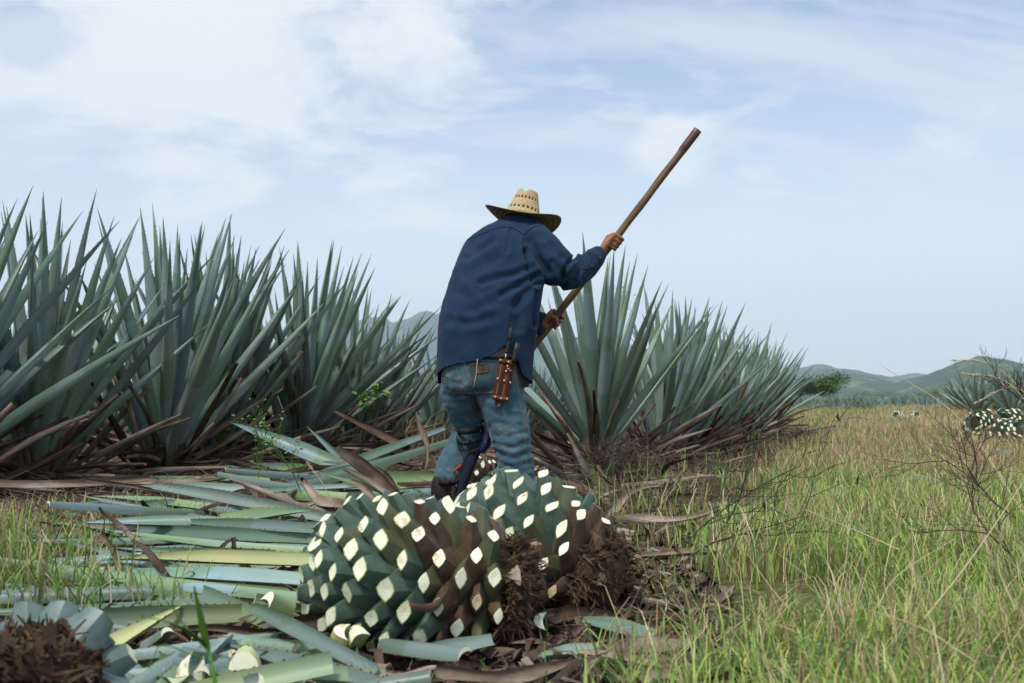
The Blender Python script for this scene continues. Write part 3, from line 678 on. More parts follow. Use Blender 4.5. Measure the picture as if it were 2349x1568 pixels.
    A(G(1380, 1492, .03), G(1245, 1512, .03), .05, M_leaf_cut, 'pale leaf strip right of the front heart', seed=37, trim=.8)
    q = random.Random(77)
    A(P(2380, 1085, 7.6), P(2285, 1035, 7.7), .16, M_leaf_cut, 'pale blue leaf by the right edge below the spotted hearts', seed=38, trim=.6, pulp=M_pulp)
    A(P(2330, 1090, 7.3), P(2230, 1050, 7.6), .08, M_leaf_cut, 'thin leaf in the weeds at the right edge', seed=39)
    A(P(2190, 1112, 5.6), P(2070, 1080, 6.0), .05, M_leaf_d, 'narrow grey leaf caught in the grass of the alley', seed=40)
    # loose leaf bits all through the pile
    mats = [M_leaf_cut, M_leaf_cut, M_leaf, M_leaf_fresh, M_leaf_d]
    adj = {M_leaf_cut.name: 'pale blue', M_leaf.name: 'grey blue', M_leaf_fresh.name: 'bright green', M_leaf_d.name: 'dark speckled'}
    for i in range(40):
        u, v = q.uniform(280, 900), q.uniform(1440, 1600); p = G(u, v, q.uniform(.0, .04)); a = q.uniform(0, 6.28); L = q.uniform(.08, .26)
        fallen(p, p + Vector((math.cos(a) * L, math.sin(a) * L, q.uniform(-.02, .05))), q.uniform(.028, .05), (mm := q.choice(mats)), ('short ' if L < .19 else 'long ') + adj[mm.name] + ' chopped leaf piece in the heap at the bottom left', group='chopped leaf pieces', trim=q.uniform(.35, .6), pulp=M_pulp, base_w=.9, th=.014, seed=200 + i, teeth=True, a0=q.uniform(.35, .8))
    for i in range(34):
        u, v = q.uniform(430, 1000), q.uniform(1085, 1215); p = G(u, v, q.uniform(.0, .10)); a = q.uniform(2.6, 4.0) if q.random() < .6 else q.uniform(0, 6.28); L = q.uniform(.4, .9)
        fallen(p, p + Vector((math.cos(a) * L, math.sin(a) * L, q.uniform(-.03, .10))), q.uniform(.045, .075), (mm := q.choice(mats)), ('short ' if L < .65 else 'long ') + adj[mm.name] + ' cut leaf in the pile left of the worker', group='leaves in the pile left of the worker', trim=q.choice((1, 1, .7)), pulp=M_pulp, seed=300 + i, a0=q.uniform(.5, .95))
    for i in range(16):
        u, v = q.uniform(220, 760), q.uniform(1205, 1420); p = G(u + 60, v, q.uniform(.0, .05)); a = math.pi + q.uniform(-.3, .3); L = q.uniform(.45, .85)
        fallen(p, p + Vector((math.cos(a) * L, math.sin(a) * L, q.uniform(-.02, .02))), q.uniform(.04, .065), (mm := q.choice(mats)), ('short ' if L < .65 else 'long ') + adj[mm.name] + ' leaf half buried in the fan left of the front heart', group='leaves low in the fan', seed=340 + i, a0=q.uniform(.5, .9))
build_cut_leaves()
def chunk(p, d, w, L, label, seed):
    q = random.Random(seed); fallen(p, p + Vector(d).normalized() * L, w, q.choice((M_cream, M_leaf_fresh, M_leaf_cut)), label, cat='leaf chunk', name='leaf_chunk', group='chopped leaf bases', trim=.3, pulp=M_pulp, base_w=1.05, th=w * .55, a0=.8, a1=.9, teeth=False, seed=seed, nt=4)
for k, (u, v, d, w, L, lb) in enumerate(((660, 1405, (-.5, -.6, .5), .05, .07, 'cream chunk beside the light green leaf base'), (640, 1395, (-1, -.3, .3), .045, .06, 'small cream chunk left of the front heart'),
        (730, 1425, (.7, -.7, .3), .045, .07, 'blue chunk below the left end of the front heart'), (775, 1500, (.3, -.5, .9), .05, .06, 'white chunk standing below the front heart'), (800, 1490, (.4, -.6, .6), .05, .06, 'second white chunk below the front heart'),
        (565, 1530, (.2, -1, .2), .07, .08, 'cut leaf base facing the viewer at the bottom edge'), (395, 1545, (.6, -.8, .2), .08, .09, 'thick leaf base right of the corner heart'), (500, 1550, (-.5, -.8, .3), .07, .07, 'thick leaf base at the bottom edge'),
        (635, 1300, (.8, -.6, .4), .045, .05, 'small chunk under the cream leaf'), (1240, 1440, (.1, -.9, .5), .045, .06, 'white chunk between the two big hearts'))):
    chunk(G(u, v, .03), d, w, L, lb, 400 + k)

def build_dry():
    g = 'dry brown leaves in the litter'
    def A(p0, p1, W, label, m=M_dry, **k):
        k.setdefault('a0', 1.2); k.setdefault('a1', 2.0); k.setdefault('th', .005); k.setdefault('crumple', .35); k.setdefault('trim', .8)
        fallen(p0, p1, W, m, label, cat='dry leaf', name='dry_leaf', group=g, teeth=False, nt=13, pulp=M_dry_d, **k)
    A(P(805, 1186, 3.6), P(524, 1114, 3.9), .058, 'smooth pinkish brown stalk leaf lying over the leaf pile', seed=1, a0=2.2, a1=2.6, crumple=.2)
    A(P(830, 1190, 3.7), P(683, 1104, 4.0), .085, 'curled brown leaf with a flat torn blade above the front heart', seed=2, crumple=.8)
    A(P(955, 1172, 3.9), P(792, 1083, 4.3), .062, 'spotted brown stalk leaf pointing at the worker', seed=3, a0=1.9)
    A(P(905, 1140, 4.5), P(762, 1024, 5.2), .10, 'dark brown leaf with a broad end rising left of the worker', seed=4, m=M_dry_d, a0=1.8, a1=1.0)
    A(P(950, 1042, 6.0), P(768, 931, 6.4), .085, 'long dark leaf arching up against the left row', m=M_dry_d, seed=5, bend=-.08)
    A(P(900, 1180, 3.9), P(800, 1106, 4.2), .05, 'thin brown leaf below the spotted stalk', seed=6)
    A(P(975, 1075, 5.5), P(964, 945, 5.5), .045, 'pale grey dry leaf standing upright by the knee of the worker', seed=7, crumple=.9)
    A(G(428, 1050, .1), G(612, 1060, .12), .05, 'straight brown leaf lying under the left row', seed=8, a0=2.3, a1=2.6, crumple=.1)
    A(G(700, 1450, .05), G(425, 1450, .04), .045, 'dark brown stalk below the leaf fan', m=M_dry_d, seed=9, a0=2.0)
    A(G(830, 1455, .05), G(640, 1432, .06), .06, 'dark dry leaf under the left end of the front heart', m=M_dry_d, seed=10)
    A(G(900, 1535, .04), G(600, 1492, .03), .06, 'brown rolled leaf right of the chopped heap', seed=11, a0=2.0)
    A(G(850, 1530, .05), G(1000, 1545, .05), .07, 'rolled brown leaf tube below the front heart', seed=12, a0=2.6, a1=2.9, trim=.9, base_w=1)
    A(G(1000, 1560, .03), G(1330, 1520, .05), .042, 'long brown leaf along the bottom edge below the hearts', seed=13, crumple=.5)
    A(G(1620, 1575, .03), G(1790, 1524, .06), .05, 'dark log like dry leaf with a hollow end in the lower right grass', m=M_dry_d, seed=14, a0=2.6, a1=2.9, base_w=1, trim=.9)
    A(P(1590, 1540, 1.95), P(1660, 1424, 2.2), .045, 'grey dry leaf standing in the grass right of the hearts', seed=15, a0=1.5)
    A(G(1350, 1505, .04), G(1590, 1470, .06), .052, 'reddish flat dry leaf right of the front heart', seed=16, a0=.5, a1=.8, crumple=.3)
    A(G(1400, 1550, .02), G(1570, 1572, .02), .045, 'brown flat leaf at the bottom edge right of the hearts', seed=17, a0=.7)
    A(P(945, 1395, 2.0), P(1030, 1352, 2.0), .03, 'dark dry strip clinging across the front heart', m=M_dry_d, seed=18)
    A(G(1000, 1480, .02), G(1180, 1500, .02), .05, 'dry leaf under the front heart', m=M_dry_d, seed=19)
    A(G(1470, 1280, .02), G(1660, 1262, .04), .045, 'brown dry leaf right of the root end of the second heart', seed=20)
    A(P(1420, 1160, 5.6), P(1300, 985, 6.3), .07, 'pale twisted dry leaf below the right agave', seed=21, crumple=.9)
    A(P(1230, 1100, 6.2), P(1400, 1085, 6.0), .08, 'brown dry leaf lying right of the worker', seed=22)
    A(P(1430, 1170, 5.0), P(1240, 1052, 6.2), .08, 'long brown dry leaf leaning toward the worker from the right', seed=23)
    A(P(1380, 1205, 4.4), P(1500, 1105, 5.0), .075, 'fibrous brown leaf behind the second heart', seed=24, crumple=.8)
    q = random.Random(5)
    def scatter(n, fp, label, group, wr=(.03, .07), lr=(.2, .7), zr=(0, .08), zt=(-.03, .12), dark=.45):
        for i in range(n):
            p = fp(); p.z = gz(p.x, p.y) + q.uniform(*zr); a = q.uniform(0, 6.28); L = q.uniform(*lr)
            mm = M_dry_d if q.random() < dark else M_dry
            o = fallen(p, p + Vector((math.cos(a) * L, math.sin(a) * L, q.uniform(*zt))), q.uniform(*wr), mm, label.replace('dry brown', ('short ' if L < (lr[0] + lr[1]) / 2 else 'long ') + ('dark dry' if mm is M_dry_d else 'light brown dry')), cat='dry leaf', name='dry_leaf', group=group,
                   teeth=False, pulp=M_dry_d, nt=8, ns=4, th=.004, a0=q.uniform(.5, 2.0), a1=q.uniform(1, 2.5), crumple=q.uniform(.2, .9), trim=q.uniform(.55, 1), bend=q.uniform(-.1, .1), side=q.uniform(-.12, .12), seed=i)
    scatter(52, lambda: row(-4.75 + q.uniform(-.9, 1.2), q.uniform(3.2, 11)), 'dry brown leaf in the litter under the left row', 'dry leaves under the left row', lr=(.3, .9), zr=(0, .14))
    scatter(36, lambda: row(-1.95 + q.uniform(-1.3, .9), q.uniform(4.8, 10)), 'dry brown leaf in the litter under the right row', 'dry leaves under the right row', lr=(.25, .8), zr=(0, .12))
    scatter(20, lambda: row(-1.2 + q.uniform(-.4, .5), q.uniform(10, 24)), 'dry brown leaf at the grass edge of the right row', 'dry leaves along the right row', lr=(.3, .9), wr=(.05, .09))
    scatter(28, lambda: G(q.uniform(420, 1000), q.uniform(1120, 1240)), 'dry brown leaf scrap among the cut leaves left of the worker', 'dry scraps among the cut leaves', lr=(.15, .6))
    scatter(30, lambda: G(q.uniform(330, 1010), q.uniform(1040, 1115)), 'dry brown leaf in the dark litter edge in front of the left row', 'dry leaves at the litter edge', wr=(.04, .09), lr=(.3, .9), zr=(0, .08))
    scatter(26, lambda: G(q.uniform(180, 760), q.uniform(1200, 1420)), 'dry brown scrap between the leaves of the fan', 'dry scraps in the fan', wr=(.02, .045), lr=(.1, .45), zr=(.01, .07))
    scatter(34, lambda: G(q.uniform(280, 1700), q.uniform(1470, 1640)), 'dry brown scrap on the ground below the hearts', 'dry scraps below the hearts', wr=(.015, .045), lr=(.06, .3), zr=(0, .02), zt=(-.01, .04))
    scatter(36, lambda: G(q.uniform(1230, 1530), q.uniform(1085, 1240)), 'dry brown leaf in the tangle between the right agave and the hearts', 'dry leaves in the tangle', wr=(.03, .06), lr=(.15, .5), zr=(0, .10), zt=(-.04, .12))
    scatter(24, lambda: G(q.uniform(1300, 1720), q.uniform(1120, 1480)), 'dry brown scrap on the ground right of the hearts', 'dry scraps right of the hearts', wr=(.02, .05), lr=(.1, .4), zr=(0, .03), zt=(-.01, .06))
    # loose fine fibre under the rows: nobody could count it
    for nm, off, s0, s1, n in (('left', -4.75, 3.2, 13, 5200), ('right', -1.9, 4.8, 16, 4800)):
        mb = MB()
        for i in range(n):
            p = row(off + q.uniform(-1, 1.3 if nm == 'left' else .7), q.uniform(s0, s1)); p.z = gz(p.x, p.y) + q.uniform(0, .05); a = q.uniform(0, 6.28); L = q.uniform(.05, .3)
            b = p + Vector((math.cos(a), math.sin(a), q.uniform(-.1, .7))) * L * .5; c = b + Vector((math.cos(a + q.uniform(-.8, .8)), math.sin(a + q.uniform(-.8, .8)), q.uniform(-.5, .4))) * L * .5
            mb.tube([p, b, c], [.003, .0025, .001], 3, mi=q.choice((0, 0, 1)), cap=False)
        o = mb.build('leaf_fibre', [M_dry, M_dry_d]); tag(o, f'loose tangle of dry fibres and twigs under the {nm} row', 'litter', kind='stuff')
build_dry()
def tangle():
    q = random.Random(31); mb = MB()
    for i in range(520):
        p = P(q.gauss(1425, 38), q.gauss(1058, 16), 6.3 + q.gauss(0, .22)); path = [p]; d = Vector((q.uniform(-1, 1), q.uniform(-1, 1), q.uniform(-.6, 1))).normalized()
        for k in range(4): d = (d + Vector((q.uniform(-.8, .8), q.uniform(-.8, .8), q.uniform(-.9, .5)))).normalized(); path.append(path[-1] + d * q.uniform(.03, .08))
        for v in path: v.z = max(v.z, .0)
        mb.tube(path, [.0022, .002, .0018, .0014, .0008], 3, mi=q.choice((0, 0, 1)), cap=False)
    o = mb.build('root_tangle', [M_dry, M_dry_d]); tag(o, 'pale tangle of dry rootlets at the foot of the right agave', 'litter', kind='stuff')
tangle()
def crumbs():
    q = random.Random(71); mb = MB()
    for i in range(4200):
        if q.random() < .5: p = G(q.uniform(1180, 1640), q.uniform(1090, 1600))
        else: p = G(q.uniform(150, 1250), q.uniform(1110, 1620))
        if p.y > 7.5: continue
        p.z = gz(p.x, p.y) + q.uniform(.002, .03); a = q.uniform(0, 6.28); L = q.uniform(.02, .11); w = q.uniform(.003, .012)
        d = Vector((math.cos(a), math.sin(a), q.uniform(-.2, .5))); s_ = Vector((-math.sin(a), math.cos(a), q.uniform(-.6, .6))) * w; up_ = Vector((0, 0, .002))
        m1 = p + d * L * .5 + Vector((0, 0, q.uniform(-.2, .3) * L)); e = p + d * L + Vector((q.uniform(-.2, .2), q.uniform(-.2, .2), q.uniform(-.3, .2))) * L
        V = [p - s_, p + s_, p - up_, m1 - s_ * .9, m1 + s_ * .9, m1 - up_, e]
        mb.add(V, [(0, 1, 4, 3), (1, 2, 5, 4), (2, 0, 3, 5), (3, 4, 6), (4, 5, 6), (5, 3, 6)], q.choice((0, 1, 1)))
    o = mb.build('litter_crumbs', [M_dry, M_dry_d], smooth=False); tag(o, 'small crumbled dry leaf bits strewn over the soil around the hearts', 'litter', kind='stuff')
crumbs()
# ------------------------------------------------------------------ the worker
def superring(c, ax, ay, a, b, n=28, e=2.3):
    out = []
    for k in range(n):
        t = 2 * math.pi * k / n; ct, st = math.cos(t), math.sin(t)
        out.append(c + ax * (a * math.copysign(abs(ct) ** (2 / e), ct)) + ay * (b * math.copysign(abs(st) ** (2 / e), st)))
    return out
def loft(rings):
    n = len(rings[0]); V = [v for r in rings for v in r]; F = []
    for i in range(len(rings) - 1):
        for k in range(n): j = (k + 1) % n; F.append((i * n + k, i * n + j, (i + 1) * n + j, (i + 1) * n + k))
    F.append(tuple(reversed(range(n)))); F.append(tuple(range((len(rings) - 1) * n, len(rings) * n))); return V, F
def slices(rows, n=28, e=2.3, span=4):
    """rows: (y, xl, xr, depth of centre, half depth) in photograph pixels"""
    rs = catmull(rows, span); out = []
    for y, xl, xr, Y, hd in rs:
        a = S(xl, y, Y); b = S(xr, y, Y); out.append(superring((a + b) / 2, Vector((1, 0, 0)), Vector((0, 1, 0)), (b - a).length / 2, hd, n, e))
    return loft(out)
def limb(pts, sides=20, span=4, ends=True):
    """pts: (x, y, depth, half size in depth, half size in picture plane)"""
    a = catmull(pts, span); path = [S(p[0], p[1], p[2]) for p in a]; rad = [(p[3], p[4]) for p in a]
    if ends:                                                  # rounded ends
        d0 = (path[0] - path[1]).normalized(); d1 = (path[-1] - path[-2]).normalized()
        path = [path[0] + d0 * rad[0][1] * .55] + path + [path[-1] + d1 * rad[-1][1] * .55]; rad = [tuple(x * .55 for x in rad[0])] + rad + [tuple(x * .55 for x in rad[-1])]
    return tube_geo(path, rad, sides, up=Vector((0, 0, 1)))
def ellipsoid(c, ax, r, n=12, m=16):
    V = []; F = []
    for i in range(n + 1):
        p = math.pi * i / n
        for k in range(m):
            t = 2 * math.pi * k / m
            V.append(c + ax[0] * (r[0] * math.sin(p) * math.cos(t)) + ax[1] * (r[1] * math.sin(p) * math.sin(t)) + ax[2] * (r[2] * math.cos(p)))
    for i in range(n):
        for k in range(m): j = (k + 1) % m; F.append((i * m + k, (i + 1) * m + k, (i + 1) * m + j, i * m + j))
    return V, F
def fuse(mb, voxel, smooth=6, fac=.5):
    """melt the pieces of one body or garment into one continuous surface"""
    me = mesh_data('tmp', mb.V, mb.F, []); o = link('tmp', me)
    bm = bmesh.new(); bm.from_mesh(me); bmesh.ops.recalc_face_normals(bm, faces=bm.faces); bm.to_mesh(me); bm.free()
    r = o.modifiers.new('r', 'REMESH'); r.mode = 'VOXEL'; r.voxel_size = voxel
    if smooth: s = o.modifiers.new('s', 'SMOOTH'); s.iterations = smooth; s.factor = fac
    dg = bpy.context.evaluated_depsgraph_get(); ev = o.evaluated_get(dg)
    m2 = bpy.data.meshes.new_from_object(ev); bpy.data.objects.remove(o); bpy.data.meshes.remove(me)
    n = len(m2.vertices); V = np.empty(n * 3); m2.vertices.foreach_get('co', V); V = V.reshape(-1, 3)
    N = np.empty(n * 3); m2.vertices.foreach_get('normal', N); N = N.reshape(-1, 3)
    F = [tuple(p.vertices) for p in m2.polygons]; bpy.data.meshes.remove(m2)
    return V, N, F
def project(V):
    """photograph pixels of world points"""
    c, s = math.cos(PITCH), math.sin(PITCH); z = V[:, 2] - CAMH
    d = V[:, 1] * c + z * s; h = -V[:, 1] * s + z * c
    k = 3840 / 2349
    return np.stack([(CX + FPX * V[:, 0] / d) * k, (CY - FPX * h / d) * k], 1)
def seg_dist(uv, pts):
    best = np.full(len(uv), 1e9); p = np.array(pts, dtype=float)
    for a, b in zip(p[:-1], p[1:]):
        ab = b - a; t = np.clip(((uv - a) @ ab) / (ab @ ab), 0, 1); best = np.minimum(best, np.linalg.norm(uv - (a + t[:, None] * ab), axis=1))
    return best
def folds(V, N, creases):
    uv = project(V); face = np.clip(-(N[:, 1]) * 2.0 + .35, 0, 1); out = np.zeros(len(V))
    for pts, w, amp in creases:
        d = seg_dist(uv, catmull(pts, 4)); out += amp * (-np.exp(-(d / w) ** 2) + .55 * np.exp(-((d - 1.9 * w) / w) ** 2))
    return V + N * (out * face)[:, None]
def wrinkle(V, N, amp, sx, sy, sz, seed=0):
    d = np.array([mnoise.fractal(Vector((v[0] * sx + seed, v[1] * sy, v[2] * sz)), 1.0, 2.0, 3) for v in V]); return V + N * (d * amp)[:, None]

def mat_cloth(name, c1, c2, scale=900, wear=None, rough=0.9, sheen=0.2):
    t = NT(name, rough, 0.15); n = t.noise(t.obj, 9, 4, 0.6); n2 = t.noise(t.obj, 70, 3, 0.6)
    c = t.mix(t.ramp(n, 0.35, 0.68), c1, c2)
    if wear: c = t.mix(t.ramp(t.noise(t.vec(t.obj, (1, 1, 1.6)), 5.5, 5, 0.65), 0.48, 0.68), c, wear)
    w = t.noise(t.vec(t.obj, (1, 1, .5)), scale, 2)
    c = t.mix(t.ramp(w, 0.3, 0.7, 0, 0.35), c, tuple(x * .6 for x in c1))
    t.b.inputs['Sheen Weight'].default_value = sheen
    t.color(c).bump(t.math('ADD', w, t.math('MULTIPLY', n2, 2.0)), 0.35, 0.0015); return t.m
M_shirt = mat_cloth('navy_work_shirt', (0.0105, 0.028, 0.064), (0.014, 0.036, 0.077), wear=(0.021, 0.045, 0.086), sheen=0.06)
M_seam = plain('navy_seam', (0.006, 0.012, 0.03), 0.9)
M_jeans = mat_cloth('washed_denim', (0.042, 0.098, 0.132), (0.062, 0.125, 0.160), scale=700, wear=(0.15, 0.205, 0.22))
M_jeans_d = mat_cloth('denim_pocket', (0.034, 0.070, 0.09), (0.05, 0.085, 0.10), scale=700, wear=(0.06, 0.075, 0.07))
M_stitch = plain('jeans_thread', (0.22, 0.17, 0.11), 0.9)
M_under = mat_cloth('grey_undershirt', (0.20, 0.19, 0.205), (0.25, 0.24, 0.25))
M_black = plain('black_webbing', (0.012, 0.012, 0.014), 0.7)
M_blackcloth = mat_cloth('black_lining', (0.01, 0.01, 0.012), (0.014, 0.014, 0.016))
def mat_skin():
    t = NT('sunburnt_skin', 0.5, 0.35); n = t.noise(t.obj, 30, 4); n2 = t.noise(t.obj, 240, 3)
    t.color(t.mix(t.ramp(n, 0.35, 0.7), (0.27, 0.105, 0.055), (0.36, 0.155, 0.088))).bump(t.math('ADD', n2, n), 0.35, 0.002)
    t.b.inputs['Subsurface Weight'].default_value = 0.06; t.b.inputs['Subsurface Scale'].default_value = 0.01; return t.m
M_skin = mat_skin()
M_hair = plain('black_hair', (0.012, 0.010, 0.009), 0.55)
M_boot = plain('dark_boot', (0.022, 0.017, 0.015), 0.6)
M_leather = mat_dry('brown_leather', (0.085, 0.028, 0.014), (0.15, 0.052, 0.025), (0.19, 0.07, 0.034)); 
M_leather_l = mat_dry('light_leather', (0.17, 0.07, 0.03), (0.23, 0.10, 0.045), (0.15, 0.06, 0.03))
M_patch = mat_dry('patch_leather', (0.15, 0.085, 0.045), (0.19, 0.115, 0.06), (0.05, 0.045, 0.035))
M_brass = plain('brass_rivet', (0.55, 0.47, 0.30), 0.35, .5, .9)
M_blue = plain('blue_plastic', (0.007, 0.015, 0.085), 0.35, .5)
M_blued = mat_dry('muddy_blue_guard', (0.007, 0.008, 0.016), (0.010, 0.012, 0.024), (0.045, 0.025, 0.016))
M_red = plain('red_lining', (0.5, 0.05, 0.02), .7)
M_polymer = plain('black_handle', (0.022, 0.022, 0.024), 0.45, .4)
M_thread = plain('pale_thread', (0.55, 0.45, 0.40), .9)

PA, PB = np.array((2618., 487.)), np.array((2008., 1291.))   # pole axis in the photograph
def pole_pt(s): return PA + (PB - PA) / np.linalg.norm(PB - PA) * s
PERP = np.array((0.797, 0.604))
def pole_Y(s): return 5.285 + 0.000158 * s
def hand_tubes(mb, wrist, ss, pts, thumb, knuck):
    for i, s in enumerate(ss):
        c = pole_pt(s); Y = pole_Y(s); sc = (1.0, 1.05, 1.0, .86)[i]
        def H(k, dz): p = c + PERP * k; return S(p[0], p[1], Y + dz)
        kn = H(*knuck)
        mb.tube([S(*wrist[i]), S(*wrist[i]).lerp(kn, .55), kn], [.017, .0165, .0125 * sc], 10)
        mb.tube([kn] + [H(*p) for p in pts], [.0125 * sc, .0115 * sc, .0105 * sc, .0098 * sc, .008 * sc][:len(pts) + 1], 10)
    t = [S(*p) for p in thumb]; mb.tube(t, [.016, .014, .0125, .0105][:len(t)], 10)

def build_man():
    man = empty('person', S(1830, 1890, 5.05), 'worker seen from behind in a straw hat, navy shirt and jeans, swinging a pole', 'person')
    base = man.location.copy()
    def part(name, V, F, mats, parent=None, **k):
        V = np.asarray([tuple(v) for v in V]) if not isinstance(V, np.ndarray) else V
        return obj(name, V - np.array(base) , F, mats, parent or man, **k)
    CH = {}
    # ---------------- body (skin), one continuous figure under the clothes
    mb = MB()
    fwd = Vector((.38, .88, -.30)).normalized(); side = Vector((.92, -.38, .06)); side = (side - fwd * side.dot(fwd)).normalized(); upv = side.cross(fwd)
    hc = S(1962, 852, 5.345)
    mb.add(*ellipsoid(hc, (side, fwd, upv), (.076, .098, .105)))
    mb.add(*ellipsoid(hc + fwd * .045 - upv * .075, (side, fwd, upv), (.052, .055, .055)))          # jaw
    mb.add(*ellipsoid(hc + fwd * .105 - upv * .018, (side, fwd, upv), (.014, .02, .024), 8, 10))       # nose
    mb.add(*ellipsoid(hc + fwd * .088 - upv * .062, (side, fwd, upv), (.024, .012, .012), 8, 10))      # lips
    for s_ in (-1, 1):
        mb.add(*ellipsoid(hc + side * (.078 * s_) - fwd * .01 - upv * .01, (side, fwd, upv), (.010, .020, .032), 8, 10))
        mb.add(*ellipsoid(hc + side * (.03 * s_) + fwd * .088 + upv * .018, (side, fwd, upv), (.022, .012, .008), 8, 10))
    mb.tube([hc - upv * .04 - fwd * .02, S(1960, 900, 5.28), S(1945, 960, 5.22)], [.055, .058, .07], 14)
    mb.add(*slices([(880, 1850, 2010, 5.24, .08), (960, 1765, 2015, 5.19, .11), (1100, 1720, 1995, 5.10, .12), (1250, 1700, 1975, 5.06, .12), (1400, 1700, 1945, 5.05, .12), (1455, 1715, 1935, 5.05, .11)], e=2.0))
    mb.add(*limb([(2010, 905, 5.16, .05, .06), (2060, 975, 5.11, .048, .058), (2100, 1026, 5.13, .034, .040)]))
    mb.add(*limb([(2100, 1026, 5.13, .034, .040), (2180, 1005, 5.22, .034, .036), (2250, 950, 5.325, .026, .030)]))
    mb.add(*limb([(1790, 935, 5.28, .05, .06), (1820, 1060, 5.40, .048, .055), (1890, 1178, 5.49, .04, .045)]))
    mb.add(*limb([(1890, 1178, 5.49, .04, .045), (1965, 1200, 5.45, .036, .04), (2038, 1212, 5.40, .026, .030)]))
    for leg in (((1745, 1420, 5.05, .075, .075), (1742, 1510, 5.07, .07, .065), (1772, 1612, 5.14, .055, .055), (1705, 1710, 5.08, .05, .045), (1655, 1815, 5.0, .035, .035)),
                ((1880, 1420, 5.0, .085, .085), (1898, 1560, 4.99, .075, .075), (1920, 1660, 4.98, .058, .058), (1935, 1760, 4.98, .052, .05), (1950, 1870, 5.0, .036, .036))):
        mb.add(*limb(leg))
    # hands closed round the pole, thumbs leaving the side of the palm
    hand_tubes(mb, [(2258, 930, 5.325), (2254, 940, 5.32), (2252, 951, 5.322), (2252, 960, 5.33)], (500, 516, 532, 547), [(14, -.028), (25, .002), (16, .028), (-4, .034)],
               [(2262, 925, 5.335), (2280, 890, 5.345), (2301, 880, 5.375), (2320, 884, 5.395)], (-12, -.034))
    hand_tubes(mb, [(2044, 1200, 5.405), (2042, 1210, 5.41), (2042, 1220, 5.41), (2044, 1230, 5.405)], (868, 885, 902, 918), [(-4, .036), (18, .03), (25, .0), (15, -.022)],
               [(2046, 1204, 5.39), (2068, 1184, 5.375), (2086, 1196, 5.378), (2090, 1222, 5.386)], (-24, .012))
    V, N, F = fuse(mb, .0042, 3, .4)
    body = part('body', V, F, M_skin); CH['body'] = BVHTree.FromPolygons(V.tolist(), F)
    # hair and eyes
    V, F = ellipsoid(hc - fwd * .012 + upv * .008, (side, fwd, upv), (.084, .098, .108)); part('hair', V, F, M_hair)
    for s_ in (-1, 1):
        V, F = ellipsoid(hc + side * (.03 * s_) + fwd * .090 + upv * .006, (side, fwd, upv), (.013, .008, .008), 8, 10); part('eye', V, F, M_hair)

    # ---------------- shirt
    mb = MB()
    torso = [(806, 1925, 1990, 5.32, .03), (818, 1893, 2008, 5.30, .075), (835, 1852, 2030, 5.285, .105), (860, 1808, 2042, 5.265, .13), (900, 1752, 2046, 5.235, .155), (954, 1725, 2044, 5.20, .172), (1026, 1699, 2036, 5.155, .182),
             (1114, 1669, 2031, 5.10, .186), (1200, 1647, 2020, 5.06, .182), (1300, 1641, 2006, 5.04, .178), (1400, 1638, 2002, 5.03, .172), (1462, 1636, 2004, 5.03, .17)]
    mb.add(*slices(torso, n=36, e=2.25))
    mb.add(*limb([(1992, 895, 5.19, .078, .098), (2050, 962, 5.14, .082, .104), (2098, 1022, 5.12, .074, .098), (2112, 1038, 5.12, .06, .072)]))
    mb.add(*limb([(2108, 1044, 5.12, .056, .070), (2150, 1030, 5.16, .056, .078), (2202, 997, 5.235, .05, .066), (2232, 966, 5.285, .043, .053), (2250, 948, 5.315, .038, .044)], ends=False))
    mb.add(*limb([(1785, 930, 5.30, .08, .09), (1815, 1060, 5.42, .078, .085), (1885, 1178, 5.50, .068, .075)]))
    mb.add(*limb([(1885, 1178, 5.50, .066, .07), (1965, 1203, 5.46, .056, .06), (2042, 1217, 5.41, .048, .062)], ends=False))
    V, N, F = fuse(mb, .0078, 7)
    c1 = lambda *p: [(1600 + x / 2.613, 640 + y / 2.613) for x, y in p]
    cr = [(c1((1010, 960), (850, 1020), (700, 1050), (540, 1100)), 13, .008), (c1((1050, 1030), (900, 1130), (740, 1215)), 13, .009), (c1((1060, 1080), (960, 1220), (860, 1330)), 16, .007),
          (c1((965, 800), (1000, 960), (1060, 1110)), 11, .012), (c1((830, 575), (800, 700), (790, 800)), 8, .005), (c1((430, 770), (500, 700), (580, 630)), 12, .005), (c1((400, 860), (520, 780), (640, 690)), 15, .006),
          (c1((380, 1010), (520, 930), (690, 860)), 20, .005), (c1((1085, 1120), (1060, 1300), (1050, 1520)), 9, .007), (c1((930, 1180), (900, 1350), (890, 1540)), 18, .006), (c1((330, 1200), (420, 1280), (520, 1440)), 22, .006),
          (c1((1455, 862), (1390, 905), (1350, 980), (1330, 1060)), 8, .011), (c1((1470, 870), (1500, 950), (1450, 1060)), 9, .008), (c1((1240, 900), (1300, 960), (1340, 1050)), 12, .007), (c1((1180, 760), (1280, 850), (1400, 880)), 16, .006),
          (c1((1560, 805), (1600, 850), (1620, 920)), 6, .005), (c1((1010, 700), (1090, 860), (1200, 980)), 18, .006), (c1((1240, 1180), (1330, 1120), (1450, 1090)), 10, .006), (c1((240, 1480), (420, 1500), (640, 1440)), 18, .005),
          (c1((700, 1250), (560, 1330), (420, 1370)), 18, .004), (c1((1100, 640), (1210, 720), (1330, 820)), 14, .004)]
    V = wrinkle(V, N, .007, 6, 6, 3.4, 3.0); V = wrinkle(V, N, .003, 16, 16, 9, 8.0); V = folds(V, N, [(p, w * .9, a * 1.55) for p, w, a in cr])
